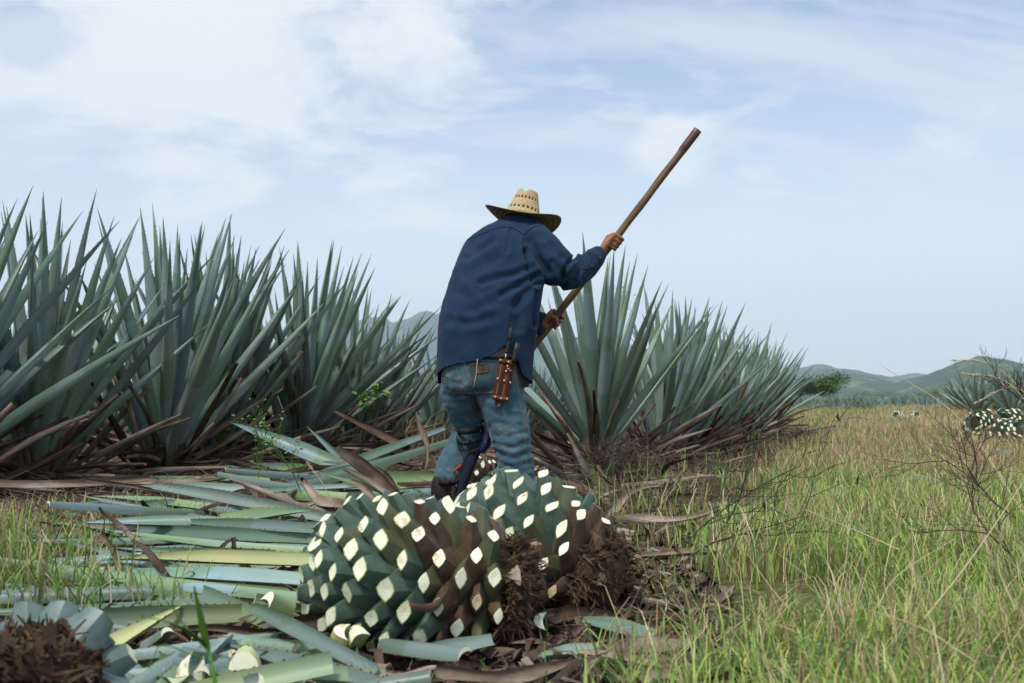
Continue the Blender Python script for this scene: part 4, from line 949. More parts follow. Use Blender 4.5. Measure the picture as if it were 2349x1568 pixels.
    # shirt tail: cut along the hem
    hx = [1600, 1640, 1665, 1720, 1794, 1850, 1880, 1893, 1910, 1930, 1946, 1959, 1982, 2004, 2060]; hy = [1408, 1401, 1377, 1364, 1352, 1328, 1303, 1292, 1306, 1335, 1360, 1405, 1424, 1437, 1440]
    uv = project(V); back = N[:, 1] < .25; hem = np.where(back, np.interp(uv[:, 0], hx, hy), 1440.0)
    below = (uv[:, 1] > hem) & (uv[:, 0] < 2030)
    F2 = []; used = set()
    for f in F:
        b = [below[i] for i in f]
        if all(b): continue
        if any(b):
            for i, x in zip(f, b):
                if x: used.add(i)
        F2.append(f)
    for i in used:                                           # pull the ragged edge onto the hem line
        dz = (uv[i, 1] - hem[i]) * V[i, 1] / (FPX * 3840 / 2349); V[i, 2] += dz
    keep = sorted({i for f in F2 for i in f}); mp = {k: j for j, k in enumerate(keep)}
    Vs = V[keep]; Fs = [tuple(mp[i] for i in f) for f in F2]
    shirt = part('shirt', Vs, Fs, M_shirt); CH['shirt'] = BVHTree.FromPolygons(Vs.tolist(), Fs)
    so = shirt.modifiers.new('cloth', 'SOLIDIFY'); so.thickness = .0025; so.offset = -1
    # undershirt glimpsed in the gap of the hem
    V, F = slices([(1240, 1668, 1985, 5.05, .155), (1300, 1662, 1980, 5.045, .157), (1338, 1662, 1965, 5.04, .153), (1352, 1664, 1960, 5.04, .148)], n=40); part('undershirt', V, F, M_under)

    # ---------------- jeans
    mb = MB()
    mb.add(*slices([(1340, 1668, 1958, 5.04, .150), (1370, 1660, 1957, 5.03, .158), (1420, 1660, 1962, 5.03, .160), (1455, 1668, 1966, 5.03, .150), (1478, 1690, 1955, 5.03, .12)], n=32, e=2.3))
    mb.add(*limb([(1728, 1410, 5.03, .10, .09), (1728, 1480, 5.05, .095, .083), (1748, 1560, 5.10, .085, .074), (1762, 1610, 5.13, .075, .068), (1722, 1680, 5.10, .07, .068), (1690, 1738, 5.06, .066, .066), (1668, 1795, 5.02, .058, .054), (1656, 1826, 5.0, .05, .046)], ends=False))
    mb.add(*limb([(1862, 1410, 5.01, .12, .115), (1880, 1490, 5.0, .118, .118), (1901, 1578, 4.99, .105, .110), (1917, 1648, 4.98, .095, .097), (1928, 1713, 4.98, .088, .092), (1939, 1780, 4.985, .084, .088), (1946, 1840, 4.99, .078, .083), (1950, 1868, 4.99, .074, .08)], ends=False))
    V, N, F = fuse(mb, .0075, 5)
    c2 = lambda *p: [(1580 + x / 2.24, 1200 + y / 2.24) for x, y in p]
    cr = [(c2((600, 960), (720, 975), (870, 955)), 10, .007), (c2((610, 1040), (740, 1065), (890, 1020)), 10, .008), (c2((630, 1115), (760, 1155), (905, 1100)), 10, .008), (c2((645, 1200), (790, 1232), (920, 1190)), 10, .006),
          (c2((640, 1290), (760, 1295), (930, 1250)), 10, .007), (c2((450, 590), (560, 640), (700, 640)), 14, .008), (c2((200, 620), (320, 655), (440, 610)), 11, .008), (c2((240, 760), (380, 805), (500, 760)), 11, .007),
          (c2((270, 860), (380, 885), (490, 850)), 9, .008), (c2((300, 925), (380, 960), (470, 940)), 9, .010), (c2((250, 1040), (340, 1110), (420, 1120)), 9, .006), (c2((190, 1150), (290, 1240), (330, 1300)), 10, .006),
          (c2((430, 560), (450, 640), (500, 800), (560, 930)), 10, .010), (c2((560, 760), (680, 820), (820, 800)), 16, .005), (c2((150, 1260), (230, 1330), (260, 1380)), 8, .005), (c2((230, 500), (320, 540), (430, 520)), 14, .005),
          (c2((640, 870), (730, 900), (850, 880)), 13, .005)]
    V = wrinkle(V, N, .007, 8, 8, 11, 9.0); V = wrinkle(V, N, .004, 20, 20, 26, 4.0); V = folds(V, N, [([(x + 5 * math.sin(y * .21 + x * .05), y + 7 * math.sin(x * .09 + y * .3)) for x, y in p], w * (.6 + .35 * abs(math.sin(p[0][1]))), a * (.25 + .55 * abs(math.sin(p[0][1] * .7)))) for p, w, a in cr])
    jeans = part('jeans', V, F, M_jeans); CH['jeans'] = BVHTree.FromPolygons(V.tolist(), F)

    # ---------------- things sewn onto the cloth, laid on its surface
    eye_ = Vector((0, 0, CAMH))
    def hit(bv, x, y, off=.0015):
        d = ray(x * 2349 / 3840, y * 2349 / 3840).normalized(); l, n, i, ds = bv.ray_cast(eye_, d)
        if l is None: return None
        if n.dot(d) > 0: n = -n
        return l + n * off
    def seam(name, bv, pts, r, mat, parent, off=.0012, step=8):
        pts = catmull(pts, step); path = [h for h in (hit(bv, p[0], p[1], off) for p in pts) if h is not None]
        path = [p for i, p in enumerate(path) if i == 0 or (p - path[i - 1]).length < .08]
        if len(path) < 3: return
        V, F = tube_geo(path, r, 6); part(name, V, F, mat, parent)
    def applique(name, bv, quad, off, mat, parent, nu=10, nv=10, th=.003):
        (a, b, c, d) = [np.array(p, float) for p in quad]; V = []; F = []
        for i in range(nv + 1):
            for k in range(nu + 1):
                u, v = k / nu, i / nv; p = (a * (1 - u) + b * u) * (1 - v) + (d * (1 - u) + c * u) * v
                h = hit(bv, p[0], p[1], off) or (V[-1] if V else S(p[0], p[1], 4.9)); V.append(h)
        n0 = len(V); V += [v + Vector((0, th + off, 0)) for v in V]
        w = nu + 1
        for i in range(nv):
            for k in range(nu):
                q = (i * w + k, i * w + k + 1, (i + 1) * w + k + 1, (i + 1) * w + k); F.append(q)
        ed = [k for k in range(w)] + [i * w + nu for i in range(1, nv + 1)] + [nv * w + k for k in range(nu - 1, -1, -1)] + [i * w for i in range(nv - 1, 0, -1)]
        for p, q in zip(ed, ed[1:] + ed[:1]): F.append((p, q, q + n0, p + n0))
        return part(name, V, F, mat, parent)
    sh = shirt; bs, bj = CH['shirt'], CH['jeans']
    seam('yoke_seam', bs, c1((395, 690), (480, 645), (600, 600), (700, 566), (790, 556), (870, 580), (950, 632)), .0022, M_seam, sh)
    seam('shoulder_seam', bs, c1((950, 632), (1000, 590), (1060, 552), (1125, 535)), .0022, M_seam, sh)
    seam('armhole_seam', bs, c1((950, 632), (943, 720), (958, 800), (980, 900), (1005, 1000)), .002, M_seam, sh)
    seam('side_seam', bs, c1((860, 1230), (840, 1340), (815, 1440), (805, 1540)), .0014, M_seam, sh)
    seam('cuff_seam', bs, c1((1575, 800), (1640, 830), (1700, 890), (1690, 940)), .0016, M_seam, sh)
    seam('placket_seam', bs, c1((1690, 890), (1600, 960), (1500, 975), (1500, 1010), (1530, 1030), (1650, 940)), .0014, M_seam, sh)
    b = hit(bs, 1600 + 1699 / 2.613, 640 + 858 / 2.613, .003)
    if b: V, F = ellipsoid(b, (Vector((1, 0, 0)), Vector((0, 1, 0)), Vector((0, 0, 1))), (.0065, .003, .0065), 6, 10); part('cuff_button', V, F, M_patch, sh)
    for k, (x, y, w) in enumerate(((168, 150, 16), (160, 185, 12))): pass
    applique('back_pocket', bj, c2((388, 352), (640, 352), (622, 612), (446, 598)), .003, M_jeans_d, jeans, 14, 14)
    pk = c2((450, 360), (400, 420), (446, 590), (520, 606), (612, 610)); seam('pocket_stitch', bj, pk, .0016, M_stitch, jeans, .006)
    applique('leather_patch', bj, c2((440, 385), (562, 372), (568, 436), (448, 455)), .007, M_patch, jeans, 8, 6)
    applique('side_pocket', bj, c2((172, 470), (222, 480), (224, 556), (192, 560)), .003, M_jeans_d, jeans, 6, 6)
    seam('outseam', bj, c2((770, 470), (790, 560), (820, 680), (850, 800), (870, 950), (875, 1100), (885, 1250), (890, 1340)), .0016, M_stitch, jeans, .002)
    seam('inseam', bj, c2((440, 600), (470, 700), (520, 820), (560, 930)), .0014, M_stitch, jeans, .002)
    seam('seat_seam', bj, c2((365, 370), (385, 450), (430, 560), (445, 600)), .0016, M_stitch, jeans, .002)
    seam('hip_seam', bj, c2((290, 390), (320, 470), (370, 560)), .0014, M_stitch, jeans, .002)
    q = random.Random(4); mb = MB()
    for k in range(26):                                      # frayed rip at the knee
        y = 1580 + q.uniform(-8, 62); p = S(1984 + q.uniform(-3, 3), y, 4.985 + q.uniform(-.02, .02)); mb.tube([p, p + Vector((q.uniform(.005, .018), q.uniform(-.01, .01), q.uniform(-.012, .006)))], [.0012, .0006], 4, cap=False)
    part('frayed_rip', mb.V, mb.F, M_jeans, jeans)
    t = [S(*p) for p in [(1790, 1348, 4.86), (1789, 1370, 4.862), (1787, 1398, 4.864), (1781, 1430, 4.866), (1776, 1456, 4.868)]]; V, F = tube_geo(t, .002, 6); part('hanging_thread', V, F, M_thread, jeans)
    V, F = slices([(1343, 1664, 1960, 5.04, .156), (1354, 1661, 1958, 5.04, .161)], n=40); part('belt', V, F, M_black)
    # dark inner tail at the right hip
    Vt = [S(1950, 1395, 4.93), S(1986, 1400, 4.97), S(1984, 1452, 4.97), S(1962, 1455, 4.94), S(1952, 1425, 4.93)]; Vb = [v + Vector((0, .02, 0)) for v in Vt]
    part('shirt_lining', Vt + Vb, [(0, 1, 2, 3, 4), (9, 8, 7, 6, 5)] + [(i, i + 5, (i + 1) % 5 + 5, (i + 1) % 5) for i in range(5)], M_blackcloth, shirt, smooth=False)

    # ---------------- boots and shin guard
    mb = MB(); mb.add(*limb([(1660, 1800, 5.01, .052, .05), (1654, 1838, 5.0, .052, .05), (1655, 1868, 5.0, .055, .045)])); mb.add(*limb([(1640, 1872, 4.98, .042, .03), (1668, 1878, 5.03, .048, .034), (1712, 1884, 5.12, .045, .026)]))
    V, N, F = fuse(mb, .008, 4); part('boot', V, F, M_boot)
    mb = MB(); mb.add(*limb([(1950, 1850, 5.0, .055, .055), (1952, 1885, 5.0, .055, .05)])); mb.add(*limb([(1940, 1898, 4.95, .045, .03), (1956, 1900, 5.04, .05, .036), (1985, 1898, 5.18, .045, .028)]))
    V, N, F = fuse(mb, .008, 4); part('boot', V, F, M_boot)
    gp = catmull([(1805, 1640, 5.12), (1772, 1712, 5.04), (1742, 1790, 4.985), (1716, 1870, 4.95)], 5)
    rings = []
    for i, p in enumerate(gp):
        c = S(*p); w = .032 * (1 - .25 * i / len(gp)); rings.append([c + Vector((math.cos(a) * w, -math.sin(a) * w * .9, 0)) for a in np.linspace(-.3, math.pi + .3, 9)])
    V = [v for r in rings for v in r]; n0 = len(V); V += [v + Vector((0.004, .012, 0)) for v in V]; F = []
    for i in range(len(rings) - 1):
        for k in range(8): a = i * 9 + k; F += [(a, a + 1, a + 10, a + 9), (a + n0, a + 9 + n0, a + 10 + n0, a + 1 + n0)]
    for i in range(len(rings) - 1):
        for k in (0, 8): a = i * 9 + k; F.append((a, a + 9, a + 9 + n0, a + n0))
    guard = part('shin_guard', V, F, M_blued)
    V, F = limb([(1815, 1588, 5.10, .03, .03), (1832, 1618, 5.09, .034, .036), (1822, 1655, 5.07, .03, .032), (1804, 1690, 5.06, .02, .024)]); kp = part('knee_pad', V, F, M_blue)
    for x, y in ((1812, 1588), (1803, 1616), (1842, 1632), (1822, 1658)):
        V, F = ellipsoid(S(x, y, 5.045), (Vector((1, 0, 0)), Vector((0, 1, 0)), Vector((0, 0, 1))), (.005, .006, .005), 6, 8); part('rivet', V, F, M_brass, kp)
    def strap(pts, w, mat=M_black, name='strap'):
        pts = catmull(pts, 6); V = []; F = []
        for p in pts:
            c = S(*p)
            for dz, dy in ((w, 0), (-w, 0), (-w, .006), (w, .006)): V.append(c + Vector((0, dy, dz)))
        for i in range(len(pts) - 1):
            for k in range(4): j = (k + 1) % 4; F.append((i * 4 + k, i * 4 + j, i * 4 + 4 + j, i * 4 + 4 + k))
        part(name, V, F, mat, guard)
    strap([(1712, 1622, 5.10), (1722, 1618, 5.03), (1750, 1619, 5.0), (1785, 1612, 5.02), (1812, 1608, 5.06)], .016)
    strap([(1708, 1632, 5.08), (1716, 1652, 5.03), (1740, 1664, 5.0), (1775, 1655, 5.0), (1805, 1648, 5.04)], .011)
    strap([(1712, 1625, 5.04), (1712, 1655, 5.02), (1722, 1680, 5.01), (1732, 1690, 5.0)], .008)
    strap([(1636, 1800, 5.0), (1650, 1808, 4.945), (1680, 1812, 4.935), (1708, 1808, 4.95), (1728, 1800, 4.97)], .016)
    V, F = limb([(1762, 1650, 4.985, .008, .012), (1778, 1658, 4.985, .008, .012)], sides=8); part('buckle', V, F, M_black, guard)
    V, F = limb([(1688, 1806, 4.925, .008, .011), (1702, 1808, 4.925, .008, .011)], sides=8); part('buckle', V, F, M_black, guard)
    V, F = limb([(1728, 1745, 4.985, .006, .006), (1712, 1760, 4.985, .005, .006), (1700, 1770, 4.985, .003, .004)], sides=8); part('red_lining', V, F, M_red, guard)
    V, F = limb([(1775, 1705, 5.03, .006, .004), (1768, 1718, 5.02, .007, .007)], sides=8); part('red_lining', V, F, M_red, guard)
    build_hat(man, base, part); build_sheath(hit, CH)
    return man

def mat_straw():
    t = NT('woven_straw', 0.7, 0.3); l = t.sep(t.attr('luv'))
    a = t.math('SINE', t.math('ADD', t.math('MULTIPLY', l[0], 60.0), t.math('MULTIPLY', l[1], 300.0)))
    b = t.math('SINE', t.math('SUBTRACT', t.math('MULTIPLY', l[0], 60.0), t.math('MULTIPLY', l[1], 300.0)))
    w = t.math('MULTIPLY', a, b); n = t.noise(t.obj, 130, 3)
    c = t.mix(t.ramp(w, -.5, .6), (0.40, 0.28, 0.13), (0.72, 0.58, 0.34)); c = t.mix(t.ramp(n, .45, .75, 0, .6), c, (0.80, 0.68, 0.46))
    t.color(c).bump(t.math('ADD', w, n), 0.6, 0.004); return t.m
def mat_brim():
    t = NT('straw_brim_underside', 0.75, 0.25); l = t.sep(t.attr('luv')); r = t.math('SINE', t.math('MULTIPLY', l[1], 260.0)); n = t.noise(t.obj, 60, 3)
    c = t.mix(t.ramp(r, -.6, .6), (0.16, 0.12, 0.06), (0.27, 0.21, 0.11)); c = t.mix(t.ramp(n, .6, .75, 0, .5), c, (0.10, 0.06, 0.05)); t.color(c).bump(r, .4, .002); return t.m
M_straw = mat_straw(); M_brim = mat_brim()
def build_hat(man, base, part):
    q = random.Random(2)
    c = S(1957, 826, 5.335)
    rot = Matrix.Rotation(R(12.5), 3, 'Y') @ Matrix.Rotation(R(-5.5), 3, 'X') @ Matrix.Rotation(R(-14), 3, 'Z')
    def W(p): return c + rot @ Vector(p)
    n, rows, H = 88, 22, 0.160; V = []; F = []; L = []
    def rad(h):                                               # lateral / front-back half axes over the height
        k = h ** 1.05; return .102 - .048 * k, .114 - .052 * k
    for i in range(rows + 1):
        h = i / rows; a, b = rad(h)
        for k in range(n):
            t = 2 * math.pi * k / n; x, y = a * math.cos(t), b * math.sin(t); z = H * h
            if h > .8: z -= (h - .8) / .2 * (.018 * math.exp(-(x / .014) ** 2) + .012 * (x < 0) * 0)
            V.append(W((x, y, z))); L.append((t, h * .2, 0))
    for i in range(rows):
        hole = i in (6, 7, 14, 15)
        for k in range(n):
            if hole:
                ph = k % 4
                if (i in (6, 14) and ph in (0, 1)) or (i in (7, 15) and ph in (0, 1)): continue
            j = (k + 1) % n; F.append((i * n + k, i * n + j, (i + 1) * n + j, (i + 1) * n + k))
    for s_ in (.72, .42, .15):
        b0 = len(V); a, b = rad(1.0)
        for k in range(n):
            t = 2 * math.pi * k / n; x, y = a * s_ * math.cos(t), b * s_ * math.sin(t)
            V.append(W((x, y, H + .006 * (1 - s_) - .026 * math.exp(-(x / .017) ** 2) * (1 - .2 * s_) - .010 * math.exp(-((y) / .02) ** 2)))); L.append((t, .2 + .05 * s_, 0))
        for k in range(n): j = (k + 1) % n; F.append((b0 - n + k, b0 - n + j, b0 + j, b0 + k))
    F.append(tuple(range(len(V) - n, len(V))))
    hat = empty('straw_hat', (0, 0, 0)); hat.parent = man
    cr = part('crown', V, F, [M_straw], hat, luv=L); so = cr.modifiers.new('t', 'SOLIDIFY'); so.thickness = .003; so.offset = -1
    # brim, straw above and a darker colour on the underside
    V = []; F = []; L = []; nr_, na = 8, 96; ra0, rb0 = .098, .112
    for top in (1, 0):
        for i in range(nr_ + 1):
            f = i / nr_
            for k in range(na):
                t = 2 * math.pi * k / na; ca, sa = math.cos(t), math.sin(t)
                a = ra0 - .004 + (.213 - ra0) * f; b = rb0 - .004 + (.222 - rb0) * f
                z = f * f * (.040 * abs(ca) ** 2.2 - .022 * max(0, -sa) ** 2 - .030 * max(0, sa) ** 2) + .004 * f * math.sin(3 * t + 1) + (.0035 if top else 0)
                V.append(W((a * ca, b * sa, z))); L.append((t, f * .1, 0))
    m = (nr_ + 1) * na; MI = []
    for i in range(nr_):
        for k in range(na):
            j = (k + 1) % na; q_ = (i * na + k, i * na + j, (i + 1) * na + j, (i + 1) * na + k); F.append(q_); MI.append(0); F.append(tuple(x + m for x in reversed(q_))); MI.append(1)
    for k in range(na): j = (k + 1) % na; F.append((nr_ * na + k, nr_ * na + j, nr_ * na + j + m, nr_ * na + k + m)); MI.append(0)
    part('brim', V, F, [M_straw, M_brim], hat, luv=L, midx=MI)
    pth = []
    for k in range(61):
        t = 2 * math.pi * k / 60; a, b = rad(.10); pth.append(W(((a + .002) * math.cos(t), (b + .002) * math.sin(t), H * .10)))
    V, F = tube_geo(pth, .0022, 6); part('hat_cord', V, F, M_black, hat)

def build_sheath(hit, CH):
    c3 = lambda x, y: (1800 + x / 4.48, 1200 + y / 4.48)
    ys = [h.y for h in (hit(CH['jeans'], *c3(x, y), 0) for x in (280, 400, 500) for y in (800, 1000, 1200)) if h is not None]
    yt = [h.y for h in (hit(CH['shirt'], *c3(x, y), 0) for x in (480, 560, 620) for y in (300, 450)) if h is not None]
    Y1 = min(ys) - .012; Y0 = min(Y1, min(yt) - .0 if yt else Y1) - .006      # top / bottom of the sheath
    def C(x, y, off=0.0):
        f = (y - 660) / 700; return S(*c3(x, y), Y0 + (Y1 - Y0) * min(max(f, 0), 1) - off)
    org = C(400, 1000); root = empty('knife_sheath', org, 'brown leather knife sheath with brass rivets hanging on the right hip of the worker', 'sheath')
    def pt(name, V, F, mat, par=None, **k): return obj(name, [Vector(v) - org for v in V], F, mat, par or root, **k)
    # pouch body with two swollen channels
    nu, nv = 16, 14; V = []; F = []
    for sgn in (1, -1):
        for i in range(nv + 1):
            y = i / nv; l = (315 + (210 - 315) * y, 660 + (1330 - 660) * y); r = (590 + (470 - 590) * y, 700 + (1370 - 700) * y)
            wob = 8 * math.sin(y * 5)
            for k in range(nu + 1):
                x = k / nu; px, py = l[0] + (r[0] - l[0]) * x + (wob if x < .15 else 0), l[1] + (r[1] - l[1]) * x
                ch = max(math.exp(-((x - .32) / .13) ** 2), math.exp(-((x - .74) / .12) ** 2))
                V.append(C(px, py, (.006 + .009 * ch) if sgn > 0 else -.004))
    m = (nv + 1) * (nu + 1); w = nu + 1
    for i in range(nv):
        for k in range(nu):
            a = i * w + k; F.append((a, a + 1, a + w + 1, a + w)); F.append((a + m, a + w + m, a + w + 1 + m, a + 1 + m))
    ed = [k for k in range(w)] + [i * w + nu for i in range(1, nv + 1)] + [nv * w + k for k in range(nu - 1, -1, -1)] + [i * w for i in range(nv - 1, 0, -1)]
    for a, b in zip(ed, ed[1:] + ed[:1]): F.append((b, a, a + m, b + m))
    pt('pouch', V, F, M_leather)
    def band(name, l0, r0, l1, r1, off, mat):
        V = []; n = 14
        for d in (off, off - .006):
            for (a, b) in ((l0, r0), (l1, r1)):
                for k in range(n + 1):
                    x = k / n; ch = max(math.exp(-((x - .32) / .13) ** 2), math.exp(-((x - .74) / .12) ** 2)); V.append(C(a[0] + (b[0] - a[0]) * x, a[1] + (b[1] - a[1]) * x, d + .009 * ch))
        F = []; w = n + 1
        for k in range(n): F += [(k, k + 1, w + k + 1, w + k), (k, 2 * w + k, 2 * w + k + 1, k + 1), (w + k, w + k + 1, 3 * w + k + 1, 3 * w + k)]
        F += [(0, w, 3 * w, 2 * w), (n, 2 * w + n, 3 * w + n, w + n)]
        pt(name, V, F, mat)
    band('top_band', (312, 650), (594, 692), (318, 722), (584, 780), .0105, M_leather)
    band('bottom_band', (206, 1268), (478, 1302), (206, 1338), (474, 1378), .0105, M_leather_l)
    V = [C(x, y, o) for o in (.004, -.003) for x, y in ((240, 1345), (330, 1365), (440, 1380), (400, 1408), (310, 1398), (262, 1380))]
    pt('toe', V, [tuple(range(6)), tuple(range(11, 5, -1))] + [(i, i + 6, (i + 1) % 6 + 6, (i + 1) % 6) for i in range(6)], M_leather, smooth=False)
    mb = MB()
    for dx in (-18, 0, 14): mb.tube([C(325 + dx * .2, 1405, .004), C(320 + dx, 1440, .006), C(290 + dx * 2.2, 1468, .004)], [.003, .0028, .001], 6)
    pt('tassel', mb.V, mb.F, M_leather_l)
    X, Y_, Z = Vector((1, 0, 0)), Vector((0, 1, 0)), Vector((0, 0, 1))
    for x, y in ((345, 683), (478, 710), (462, 780), (440, 868), (298, 992), (407, 1027), (507, 1058), (254, 1298), (352, 1327), (455, 1335)):
        V, F = ellipsoid(C(x, y, .016), (X, Y_, Z), (.0060, .004, .0060), 6, 10); pt('rivet', V, F, M_brass)
    def stitches(a, b, n):
        for k in range(n):
            f0, f1 = k / n, (k + .55) / n; p0 = (a[0] + (b[0] - a[0]) * f0, a[1] + (b[1] - a[1]) * f0); p1 = (a[0] + (b[0] - a[0]) * f1, a[1] + (b[1] - a[1]) * f1)
            V, F = tube_geo([C(*p0, .0095), C(*p1, .0095)], .0011, 5); pt('stitch', V, F, M_thread)
    stitches((356, 745), (272, 1255), 18); stitches((452, 900), (378, 1285), 15)
    V, F = tube_geo([C(442, 806, .02), C(480, 822, .026), (C(520, 845, .026)), C(540, 862, .02), C(505, 862, .018), C(455, 832, .018), C(442, 806, .02)], .0017, 6); pt('ring', V, F, M_brass)
    # two tools stuck in it
    def tool(name, label, prof, parts_):
        o0 = C(prof[0][0], prof[0][1], .01); rt = empty(name, o0, label, 'knife', 'tools in the leather sheath')
        for nm, a, b, mat in parts_:
            pp = prof[a:b]; path = [C(x, y, .012) for x, y, r in pp]; V, F = tube_geo(path, [r for x, y, r in pp], 12); obj(nm, [v - o0 for v in V], F, mat, rt)
    px = .00135 / 4.48
    pr = [(425, 700, 12 * px), (436, 560, 14 * px), (438, 548, 40 * px), (450, 528, 40 * px), (452, 518, 26 * px)]
    y = 505
    for k in range(9): pr += [(456 + k * 3.8, y, 30 * px), (458 + k * 3.8, y - 9, 24 * px)]; y -= 18
    pr += [(492, 335, 38 * px), (500, 290, 44 * px), (512, 220, 42 * px), (520, 160, 34 * px), (526, 134, 24 * px)]
    tool('knife', 'black ribbed knife handle standing out of the leather sheath', pr, [('blade_shank', 0, 2, M_brass), ('guard', 2, 5, M_polymer), ('grip', 4, len(pr), M_polymer)])
    pr = [(555, 720, 40 * px), (572, 660, 42 * px), (600, 520, 43 * px), (628, 385, 43 * px), (630, 374, 40 * px)]
    tool('sharpening_steel', 'plain black round handle beside the ribbed knife handle in the sheath', pr, [('grip', 0, 4, M_polymer), ('end_cap', 3, 5, M_boot)])
build_man()

# ------------------------------------------------------------------ the long handled cutting tool
def mat_wood():
    t = NT('worn_wood', 0.55, 0.35); p = t.vec(t.obj, (60, 60, 3)); g = t.noise(p, 1.0, 5, .6); n = t.noise(t.obj, 8, 4)
    c = t.mix(t.ramp(g, .3, .7), (0.085, 0.045, 0.024), (0.20, 0.115, 0.06)); c = t.mix(t.ramp(n, .4, .7, 0, .5), c, (0.23, 0.145, 0.08)); t.color(c).bump(g, .3, .002); return t.m
def mat_cap():
    t = NT('worn_steel_cap', 0.5, .5); o = t.sep(t.obj); n = t.noise(t.obj, 25, 4)
    c = t.mix(t.ramp(t.math('ADD', o[2], t.math('MULTIPLY', n, .06)), -.055, -.015), (0.38, 0.37, 0.35), (0.13, 0.07, 0.055)); t.color(c); t.b.inputs['Metallic'].default_value = .45; return t.m
def build_tool():
    a = S(*pole_pt(0), pole_Y(0)); b = S(*pole_pt(1235), pole_Y(1235)); d = (a - b).normalized(); L = (a - b).length
    m = frame_to(b, a); root = empty('cutting_pole', b, 'long wooden pole tool with a worn steel cap, held in both hands of the worker', 'tool'); root.matrix_basis = m
    n = 40; V, F = tube_geo([Vector((.0012 * math.sin(i * .7), .001 * math.cos(i * .9), L * .94 * i / n)) for i in range(n + 1)], [.0205 + .0006 * math.sin(i * 1.3) for i in range(n + 1)], 16); obj('shaft', V, F, mat_wood(), root)
    zc = L - .075
    V, F = tube_geo([Vector((0, 0, z)) for z in (-.070, -.069, -.02, .05, .0715, .0735)], [.0225, .0232, .0234, .0238, .0232, .021], 20, cap=False)
    V2, F2 = tube_geo([Vector((0, 0, z)) for z in (.0735, .066, .04)], [.021, .0185, .018], 20); F += [tuple(i + len(V) for i in f) for f in F2[:-2]] + [tuple(i + len(V) for i in F2[-1])]; V += V2
    o = obj('end_cap', V, F, mat_cap(), root); o.location = (0, 0, zc)
    # round flat blade at the working end, behind the legs
    Vb = []; Fb = []; k = 28
    for z in (-.0025, .0025):
        for i in range(k): t = 2 * math.pi * i / k; Vb.append((.085 * math.cos(t), z, -.10 + .11 * math.sin(t)))
    Fb = [tuple(range(k)), tuple(range(2 * k - 1, k - 1, -1))] + [(i, i + k, (i + 1) % k + k, (i + 1) % k) for i in range(k)]
    obj('blade', Vb, Fb, plain('blade_steel', (.35, .34, .33), .4, .5, .8), root, smooth=False)
    V, F = tube_geo([Vector((0, 0, z)) for z in (-.04, .02, .06)], [.012, .024, .024], 14); obj('socket', V, F, M_boot, root)
build_tool()
# ------------------------------------------------------------------ grass
def mat_grass():
    t = NT('grass_blades', 0.6, 0.25); a = t.n.new('ShaderNodeAttribute'); a.attribute_name = 'col'
    t.set(t.b.inputs['Base Color'], a.outputs['Color'])
    tr = t.n.new('ShaderNodeBsdfTranslucent'); t.l.new(a.outputs['Color'], tr.inputs['Color'])
    mx = t.n.new('ShaderNodeMixShader'); mx.inputs[0].default_value = .3
    t.l.new(t.b.outputs[0], mx.inputs[1]); t.l.new(tr.outputs[0], mx.inputs[2]); t.l.new(mx.outputs[0], t.n['Material Output'].inputs['Surface']); return t.m
M_grass = mat_grass()
GREEN = np.array([(0.23, 0.33, 0.06), (0.28, 0.37, 0.085), (0.16, 0.26, 0.06), (0.34, 0.39, 0.13), (0.12, 0.21, 0.065)])
STRAW = np.array([(0.46, 0.38, 0.22), (0.38, 0.30, 0.17), (0.52, 0.45, 0.28), (0.30, 0.21, 0.12), (0.34, 0.24, 0.15)])
RUST = np.array([(0.28, 0.17, 0.09), (0.33, 0.22, 0.12), (0.22, 0.13, 0.08), (0.36, 0.27, 0.16)])
def blades(pos, h, w, lean, colr, seed):
    g = np.random.default_rng(seed); n = len(pos); az = g.uniform(0, 2 * np.pi, n); d = np.stack([np.cos(az), np.sin(az), np.zeros(n)], 1)
    sz = az + np.pi / 2 + g.uniform(-.5, .5, n); s = np.stack([np.cos(sz), np.sin(sz), np.zeros(n)], 1) * w[:, None] * .5
    up = np.array((0, 0, 1.0)); h = h[:, None]; l = lean[:, None]
    p1 = pos + up * h * .45 + d * h * l * .18; p2 = pos + up * h * (.82 - .15 * l) + d * h * l * .55; p3 = pos + up * h * (1 - .55 * l ** 1.5) + d * h * l * 1.05
    V = np.empty((n, 7, 3)); V[:, 0] = pos - s; V[:, 1] = pos + s; V[:, 2] = p1 - s * .9; V[:, 3] = p1 + s * .9; V[:, 4] = p2 - s * .6; V[:, 5] = p2 + s * .6; V[:, 6] = p3
    b = (np.arange(n) * 7)[:, None]
    q1 = b + np.array((0, 1, 3, 2)); q2 = b + np.array((2, 3, 5, 4)); t = b + np.array((4, 5, 6))
    C = np.repeat(np.concatenate([colr, np.ones((n, 1))], 1)[:, None, :], 7, axis=1)
    return V.reshape(-1, 3), q1, q2, t, C.reshape(-1, 4)
